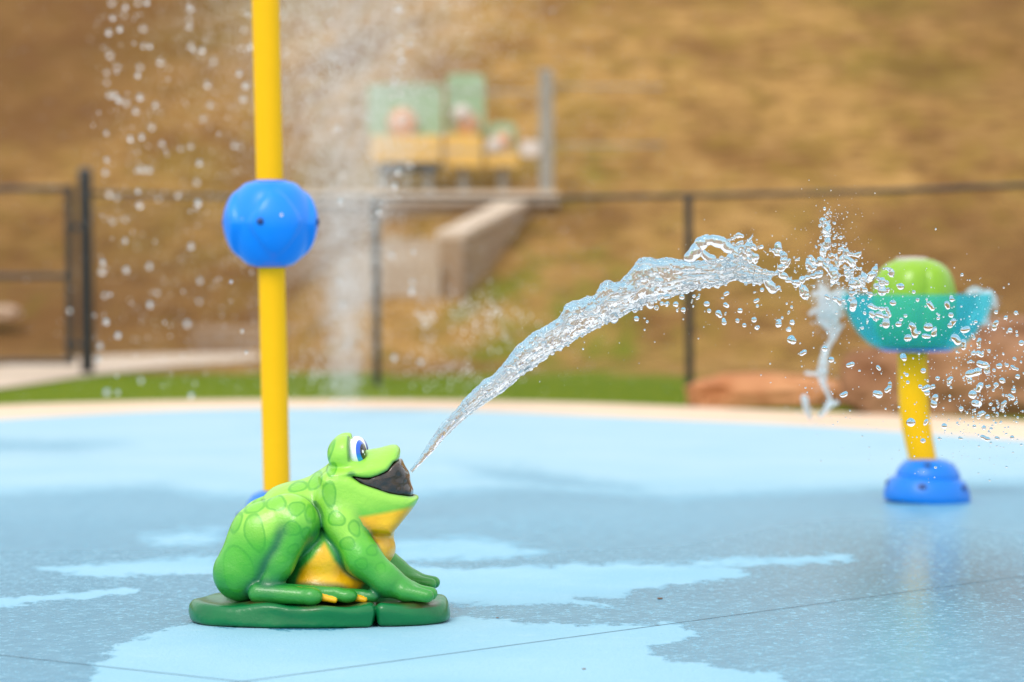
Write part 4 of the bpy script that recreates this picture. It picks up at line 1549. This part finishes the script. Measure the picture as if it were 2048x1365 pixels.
UNDER = [(398, 960, 34), (545, 948, 22), (598, 960, 27), (520, 1013, 16), (705, 1043, 36), (733, 1130, 28), (855, 1168, 45), (918, 1265, 38), (945, 1060, 33), (947, 917, 30), (937, 1165, 18), (900, 972, 17), (1117, 1128, 32), (1085, 1252, 30), (1170, 1308, 27), (1292, 1240, 36), (1328, 1335, 28), (1320, 1005, 28), (1332, 1070, 22), (1390, 870, 28), (1297, 900, 16), (1290, 805, 20), (1190, 793, 23), (940, 805, 20), (1595, 1285, 45), (1765, 1275, 33), (1725, 1355, 28), (1757, 1083, 20), (1720, 1150, 18), (1640, 1218, 20), (1697, 1040, 14), (320, 1048, 35), (413, 1117, 32), (337, 1128, 18), (213, 1045, 27), (147, 1040, 27), (115, 985, 20), (75, 1017, 18), (80, 1092, 30), (220, 957, 25), (413, 1235, 11), (537, 1072, 13)]
ABOVE = [(1385, 335, 25), (1310, 358, 25), (1490, 375, 18), (1460, 430, 11), (1820, 497, 20), (1845, 577, 13), (1518, 198, 9), (1800, 110, 7)]
UNDER5 = [(1553, 898, 32), (1643, 893, 10), (1675, 932, 17), (1645, 1025, 12), (1780, 773, 28), (1840, 725, 25), (1898, 730, 25), (1810, 675, 20), (775, 1205, 14), (945, 1243, 12), (960, 1168, 8)]
MIDDLE = [(727, 835, 18), (880, 873, 17), (985, 900, 18), (845, 812, 17), (950, 1063, 18), (593, 675, 18), (665, 765, 24), (648, 710, 12), (667, 667, 13), (475, 700, 12)]
RIGHT = [(133, 705, 18), (205, 847, 28), (128, 893, 33), (313, 628, 28), (455, 725, 20), (337, 755, 13), (343, 808, 13), (433, 838, 15), (475, 850, 25), (482, 883, 22), (525, 838, 18), (558, 780, 16), (643, 798, 26), (535, 943, 33), (280, 987, 11), (366, 1095, 32), (473, 1095, 20), (453, 1228, 18), (727, 998, 18), (865, 1040, 28), (917, 1055, 17), (985, 1038, 15), (838, 960, 33), (810, 895, 32), (858, 843, 28), (918, 837, 16), (978, 826, 18), (880, 680, 36), (912, 712, 30), (815, 740, 40), (785, 785, 24), (1022, 795, 21), (1133, 767, 18), (1108, 705, 20), (1055, 685, 14), (1110, 640, 14), (963, 722, 13), (1085, 915, 24), (1103, 868, 20), (1030, 970, 24), (938, 965, 12), (960, 1000, 14), (1120, 955, 13), (860, 605, 25), (817, 598, 18), (927, 583, 14), (797, 658, 13), (745, 537, 25), (690, 500, 36), (757, 430, 30), (855, 525, 25), (812, 478, 16), (832, 372, 13), (660, 385, 28), (653, 325, 20), (627, 253, 23), (658, 208, 22), (562, 348, 13), (508, 260, 28), (414, 216, 15), (386, 160, 14), (293, 120, 26), (237, 238, 22), (278, 390, 22), (490, 412, 33), (532, 447, 27), (475, 477, 24), (427, 450, 12), (297, 357, 14), (328, 330, 14), (971, 400, 25), (1078, 435, 17), (1047, 343, 15), (977, 305, 14), (1120, 310, 16), (1128, 470, 11), (1160, 525, 20), (733, 36, 12), (605, 1122, 22), (822, 1125, 14), (890, 1135, 18), (942, 1142, 12), (722, 1210, 14), (570, 1213, 13), (900, 1210, 24), (985, 1210, 15), (1093, 1205, 17), (385, 435, 34), (345, 490, 28), (1000, 690, 22)]
n_ind = 0
for lst, C, sc_, lab, grp in (
        (UNDER, C6, 6.203, 'clear round droplet hanging in the air just under the crest of the jet', 'droplets under the jet'),
        (ABOVE, C6, 6.203, 'small clear droplet between the end of the jet and the splash', 'droplets by the splash'),
        (UNDER5, C5, 5.688, 'clear droplet shed from the lower edge of the rising jet', 'droplets below the rising jet'),
        (MIDDLE, C4, 2.73, 'clear droplet falling between the jet and the water bowl', 'droplets left of the bowl'),
        (RIGHT, CA, 3.592, 'clear lumpy droplet flying in front of the bowl or just to its right', 'droplets at the bowl')):
    for x, y, r in lst:
        px, py = C(x, y)
        rr_ = r / sc_ / FS
        big = r / sc_ > 6.3
        droplet(jw(px, py, rg.normal(0, .05)), rr_ * .95, lab, grp, odd=(big and rg.random() < .75) or rg.random() < .25, stretch=rg.uniform(.95, 1.2))
        n_ind += 1

LEFT = []
for s_, ox, oy, pts in (
        (3.79, 160, 0, [(240, 22), (440, 20), (507, 22), (248, 135), (335, 115), (345, 55), (303, 222), (218, 248), (477, 217), (838, 68), (827, 147), (828, 200), (480, 350), (530, 353), (227, 418), (283, 508), (455, 510), (440, 573), (610, 470), (840, 348), (862, 383), (927, 382), (1012, 462), (1240, 90), (1275, 112), (1245, 225), (1340, 250), (1225, 360), (1290, 355), (1208, 557), (1253, 652), (1235, 750), (968, 645), (983, 797), (935, 902), (203, 625), (203, 548), (225, 722), (262, 720), (295, 760), (353, 780), (455, 740), (570, 797), (423, 843), (545, 965), (200, 1010), (383, 1053), (468, 1040), (203, 1213), (190, 1310), (430, 1293), (475, 1282), (527, 1290), (623, 1090), (762, 1127), (838, 1110), (1172, 1102), (1217, 1118), (905, 1238)]),
        (2.625, 0, 320, [(552, 68), (575, 180), (613, 198), (733, 240), (725, 165), (785, 55), (748, 50), (935, 188), (1033, 117), (832, 205), (1040, 228), (592, 325), (658, 312), (658, 425), (1003, 455), (540, 540), (535, 588), (663, 578), (785, 560), (1050, 635), (1213, 640), (825, 698), (788, 762), (1045, 745), (550, 712), (558, 852), (983, 862), (1270, 900), (620, 922), (525, 978), (518, 1048), (740, 1160), (560, 1220), (618, 1222), (1005, 1237), (1293, 1010), (365, 793), (1435, 252), (1478, 288), (1538, 275), (1268, 310)]),
        (3.79, 540, 0, [(470, 8), (460, 160), (527, 288), (480, 430), (475, 527), (513, 975), (550, 1318), (975, 70), (993, 293), (1057, 338), (988, 383), (997, 455), (947, 600), (943, 635), (1015, 635), (987, 708), (930, 735), (1008, 897), (1060, 1250), (972, 1303), (103, 115)]),
        (2.625, 540, 360, [(593, 12), (655, 33), (370, 117), (597, 122), (573, 172), (640, 397), (753, 380), (748, 540), (743, 588), (358, 533), (383, 658), (653, 937), (790, 957)])):
    LEFT += [(ox + a / s_, oy + b_ / s_) for a, b_ in pts]
for k, (px, py) in enumerate(LEFT):
    D = rg.uniform(15.5, 19.5) if not (455 < px < 640 and py > 360) else rg.uniform(11.8, 13.0)
    s_ = FPX / D
    lab, grp = (('white droplet falling through the air left of the yellow post', 'droplets left of the yellow post') if px < 535 else
                ('white droplet falling through the air right of the yellow post', 'droplets right of the yellow post'))
    if 455 < px < 640 and py > 360: lab, grp = 'small droplet falling just in front of the yellow post and its blue ball', 'droplets in front of the blue ball'
    droplet(at(px, py, D), rg.uniform(3.6, 5.8) / s_ if D > 14 else rg.uniform(2.5, 3.6) / s_, lab, grp)
    n_ind += 1


def drops_mesh(name, P, rad, sub_=2, squash=None):
    v, f = ico(sub_)
    n = len(P)
    sc2 = np.stack([rad * rg.uniform(.85, 1.15, n), rad, rad * rg.uniform(.8, 1.2, n)], 1)
    VV = (v[None] * sc2[:, None] + P[:, None]).reshape(-1, 3)
    FF = (f[None] + (np.arange(n) * len(v))[:, None, None]).reshape(-1, 3)
    return mesh_np(name, VV, FF)


# fine droplets round jet, splash and bowl: too many and too small to count
P, Rr = [], []
for (px, py, sx, sy, n, a, b_) in ((1665, 470, 40, 45, 150, .5, 1.5), (1720, 600, 70, 50, 160, .6, 2.0), (1850, 720, 110, 90, 170, .6, 2.3), (1960, 760, 70, 90, 330, .6, 3.0), (1990, 830, 60, 45, 160, .7, 2.6), (1850, 860, 120, 60, 110, .6, 2.0), (1480, 620, 110, 35, 60, .5, 1.7), (1500, 500, 60, 25, 70, .5, 1.6), (1330, 640, 120, 40, 30, .5, 1.3), (1950, 650, 60, 60, 120, .6, 2.2), (1120, 720, 90, 40, 16, .5, 1.4), (1640, 760, 60, 60, 30, .6, 2.0)):
    for _ in range(n):
        P.append(jw(rg.normal(px, sx), rg.normal(py, sy), rg.normal(0, .12))); Rr.append((a + (b_ - a) * rg.random() ** 2.2) / FS)
ok = [i for i in range(len(P)) if P[i][2] > .06]
o = link('fine_spray', drops_mesh('fine_spray', np.array(P)[ok], np.array(Rr)[ok]), M['water'])
tag(o, 'scatter of tiny clear droplets round the splash and the bowl', 'spray', kind='stuff')

# fountain rising from the pad behind the frog: a plume of fine spray, with a wide fall of drops
g = ground(690, 832)
P, Rr = [], []
NP_ = 36000
sF = FPX / g.y
for _ in range(NP_):
    t = rg.random() ** .62
    z = t * 3.7
    half = .11 + .055 * z + .062 * z * z
    x = rg.normal(.02 * z, half * .62); y = rg.normal(0, half * .7)
    P.append((g.x + x, g.y + y, .01 + z)); Rr.append(rg.uniform(.0018, .0042) * (1 + .12 * z))
for _ in range(9000):                                   # falling outside the column
    z = 3.9 * rg.random() ** .75
    x = rg.normal(0, .95); y = rg.normal(0, .9)
    P.append((g.x + x, g.y + y, .01 + z)); Rr.append(rg.uniform(.0018, .0045))
for cx_, cz, n, sx, sz in ((855, 640, 70, 10, 32), (960, 625, 110, 42, 25), (1000, 660, 40, 40, 22), (900, 745, 80, 60, 26), (640, 745, 90, 40, 30)):
    for _ in range(n):
        D = rg.uniform(17.5, 21)
        p = at(rg.normal(cx_, sx), rg.normal(cz, sz), D)
        if p.z > .05: P.append(tuple(p)); Rr.append(rg.uniform(.003, .0075))
for _ in range(420):                                    # scattered drops on the left
    D = rg.uniform(15, 22)
    p = at(rg.uniform(185, 560), rg.uniform(-40, 780), D)
    if p.z > .05: P.append(tuple(p)); Rr.append(rg.uniform(.002, .0062))
o = link('fountain_spray', drops_mesh('fountain_spray', np.array(P), np.array(Rr), 1), M['mist_water'])
tag(o, 'tall white plume of fine spray rising from the pad behind the frog', 'fountain spray', kind='stuff')

# water spilling over both sides of the bowl
YB = gb.y


def spill(name, chains, clouds, label, h=.004):
    b = Blobs(h)
    sc0 = FS
    for pts, r in chains:
        P = [at(x, y, YB + (dz if False else 0)) for x, y in pts]
        rr = np.array(r, float) / sB
        Q = np.array(catmull([np.array([*p, q]) for p, q in zip(P, rr)], 14, closed=False))
        for c in Q:
            b.ball(c[:3] + rg.normal(0, .10 * c[3], 3) * np.array([1, 2.2, 1]), max(c[3] * rg.uniform(.75, 1.15), .004))
    for px, py, sx, sy, n, r0_, r1_ in clouds:
        for _ in range(n):
            p = at(rg.normal(px, sx), rg.normal(py, sy), YB + rg.normal(0, .05))
            b.ball(tuple(p), rg.uniform(r0_, r1_) / sB)
    o = link(name, b.mesh(name), M['white_water'])
    return tag(o, label, 'water spill', 'water spilling from the bowl')


spill('water_spill', [(((1690, 585), (1668, 590), (1655, 610), (1650, 640), (1662, 660)), (6, 7, 8, 8, 6)), (((1640, 570), (1646, 600), (1640, 630)), (4, 6, 7)), (((1685, 600), (1672, 630), (1668, 655)), (6, 7, 6)),
                      (((1680, 655), (1668, 675), (1652, 700), (1646, 730), (1644, 755)), (4, 5, 6, 9, 8)), (((1644, 755), (1650, 775), (1660, 800), (1655, 815), (1640, 832)), (7, 5, 4, 5, 4)), (((1608, 795), (1612, 815), (1620, 838)), (6, 6, 3)), (((1645, 747), (1625, 748), (1612, 746)), (5, 3, 3)), (((1655, 812), (1675, 806)), (5, 4))],
      [(1655, 615, 12, 22, 150, 1.6, 5.5), (1645, 600, 14, 30, 60, 1.2, 3.0), (1650, 740, 10, 40, 40, 1.0, 2.2), (1635, 825, 22, 14, 26, 1.0, 2.6)], 'white ragged sheet of water pouring off the left rim of the bowl and trailing down')
spill('water_spill', [(((1960, 586), (1978, 585), (1988, 598), (1993, 618)), (4, 5, 4.5, 3)), (((1966, 590), (1968, 610), (1962, 640)), (8, 9, 7)), (((1978, 592), (1974, 620), (1970, 645)), (7, 7, 5)), (((1935, 585), (1950, 580), (1962, 584)), (4, 6, 4)), (((1966, 622), (1950, 630), (1938, 648)), (5, 6, 5))],
      [(1963, 620, 9, 16, 60, 1.4, 4), (1985, 620, 10, 18, 26, .9, 2.2)], 'small white sheet of water dropping off the right rim of the bowl')
# ------------------------------------------------------------------ daylight
EL, AZ = R(48), R(-152)          # sun behind the camera, to the left (azimuth from +Y, clockwise)
world = bpy.data.worlds.new('World')
scene.world = world
world.use_nodes = True
nt = world.node_tree
nt.nodes.clear()
wo = nt.nodes.new('ShaderNodeOutputWorld'); bg = nt.nodes.new('ShaderNodeBackground'); sky = nt.nodes.new('ShaderNodeTexSky')
sky.sky_type = 'NISHITA'; sky.sun_disc = False
sky.sun_elevation = EL; sky.sun_rotation = AZ
sky.air_density = 1.0; sky.dust_density = 6.0; sky.ozone_density = 1.0
bg.inputs['Strength'].default_value = .13
# thin bright cloud over the blue
tc = nt.nodes.new('ShaderNodeTexCoord'); nz = nt.nodes.new('ShaderNodeTexNoise'); nz.inputs['Scale'].default_value = 2.2; nz.inputs['Detail'].default_value = 5
mr = nt.nodes.new('ShaderNodeMapRange'); mr.inputs['From Min'].default_value = .3; mr.inputs['From Max'].default_value = .65; mr.inputs['To Min'].default_value = .72; mr.inputs['To Max'].default_value = .97
mxs = nt.nodes.new('ShaderNodeMix'); mxs.data_type = 'RGBA'
nt.links.new(tc.outputs['Generated'], nz.inputs['Vector']); nt.links.new(nz.outputs['Fac'], mr.inputs['Value']); nt.links.new(mr.outputs[0], mxs.inputs['Factor'])
ci = [i for i in mxs.inputs if i.type == 'RGBA']; nt.links.new(sky.outputs[0], ci[0]); ci[1].default_value = (8.8, 9.0, 9.3, 1)
nt.links.new([o for o in mxs.outputs if o.type == 'RGBA'][0], bg.inputs[0]); nt.links.new(bg.outputs[0], wo.inputs[0])
sun_d = bpy.data.lights.new('sun', 'SUN')
sun_d.energy = 1.5; sun_d.angle = R(22); sun_d.color = (1, .95, .88)
sun = bpy.data.objects.new('sun', sun_d); COL.objects.link(sun)
sv = Vector((math.sin(AZ) * math.cos(EL), math.cos(AZ) * math.cos(EL), math.sin(EL)))
sun.rotation_euler = sv.to_track_quat('Z', 'Y').to_euler()
sun.location = sv * 30

scene.view_settings.view_transform = 'Standard'
scene.view_settings.look = 'None'
scene.view_settings.exposure = 0.20
scene.view_settings.gamma = 1.0
scene.render.engine = 'CYCLES'
cy = scene.cycles
cy.use_denoising = True
cy.denoiser = 'OPENIMAGEDENOISE'
cy.max_bounces = 16; cy.transmission_bounces = 14; cy.transparent_max_bounces = 24; cy.glossy_bounces = 6; cy.diffuse_bounces = 4
cy.caustics_reflective = False; cy.caustics_refractive = True
cy.sample_clamp_indirect = 6
cy.blur_glossy = .3
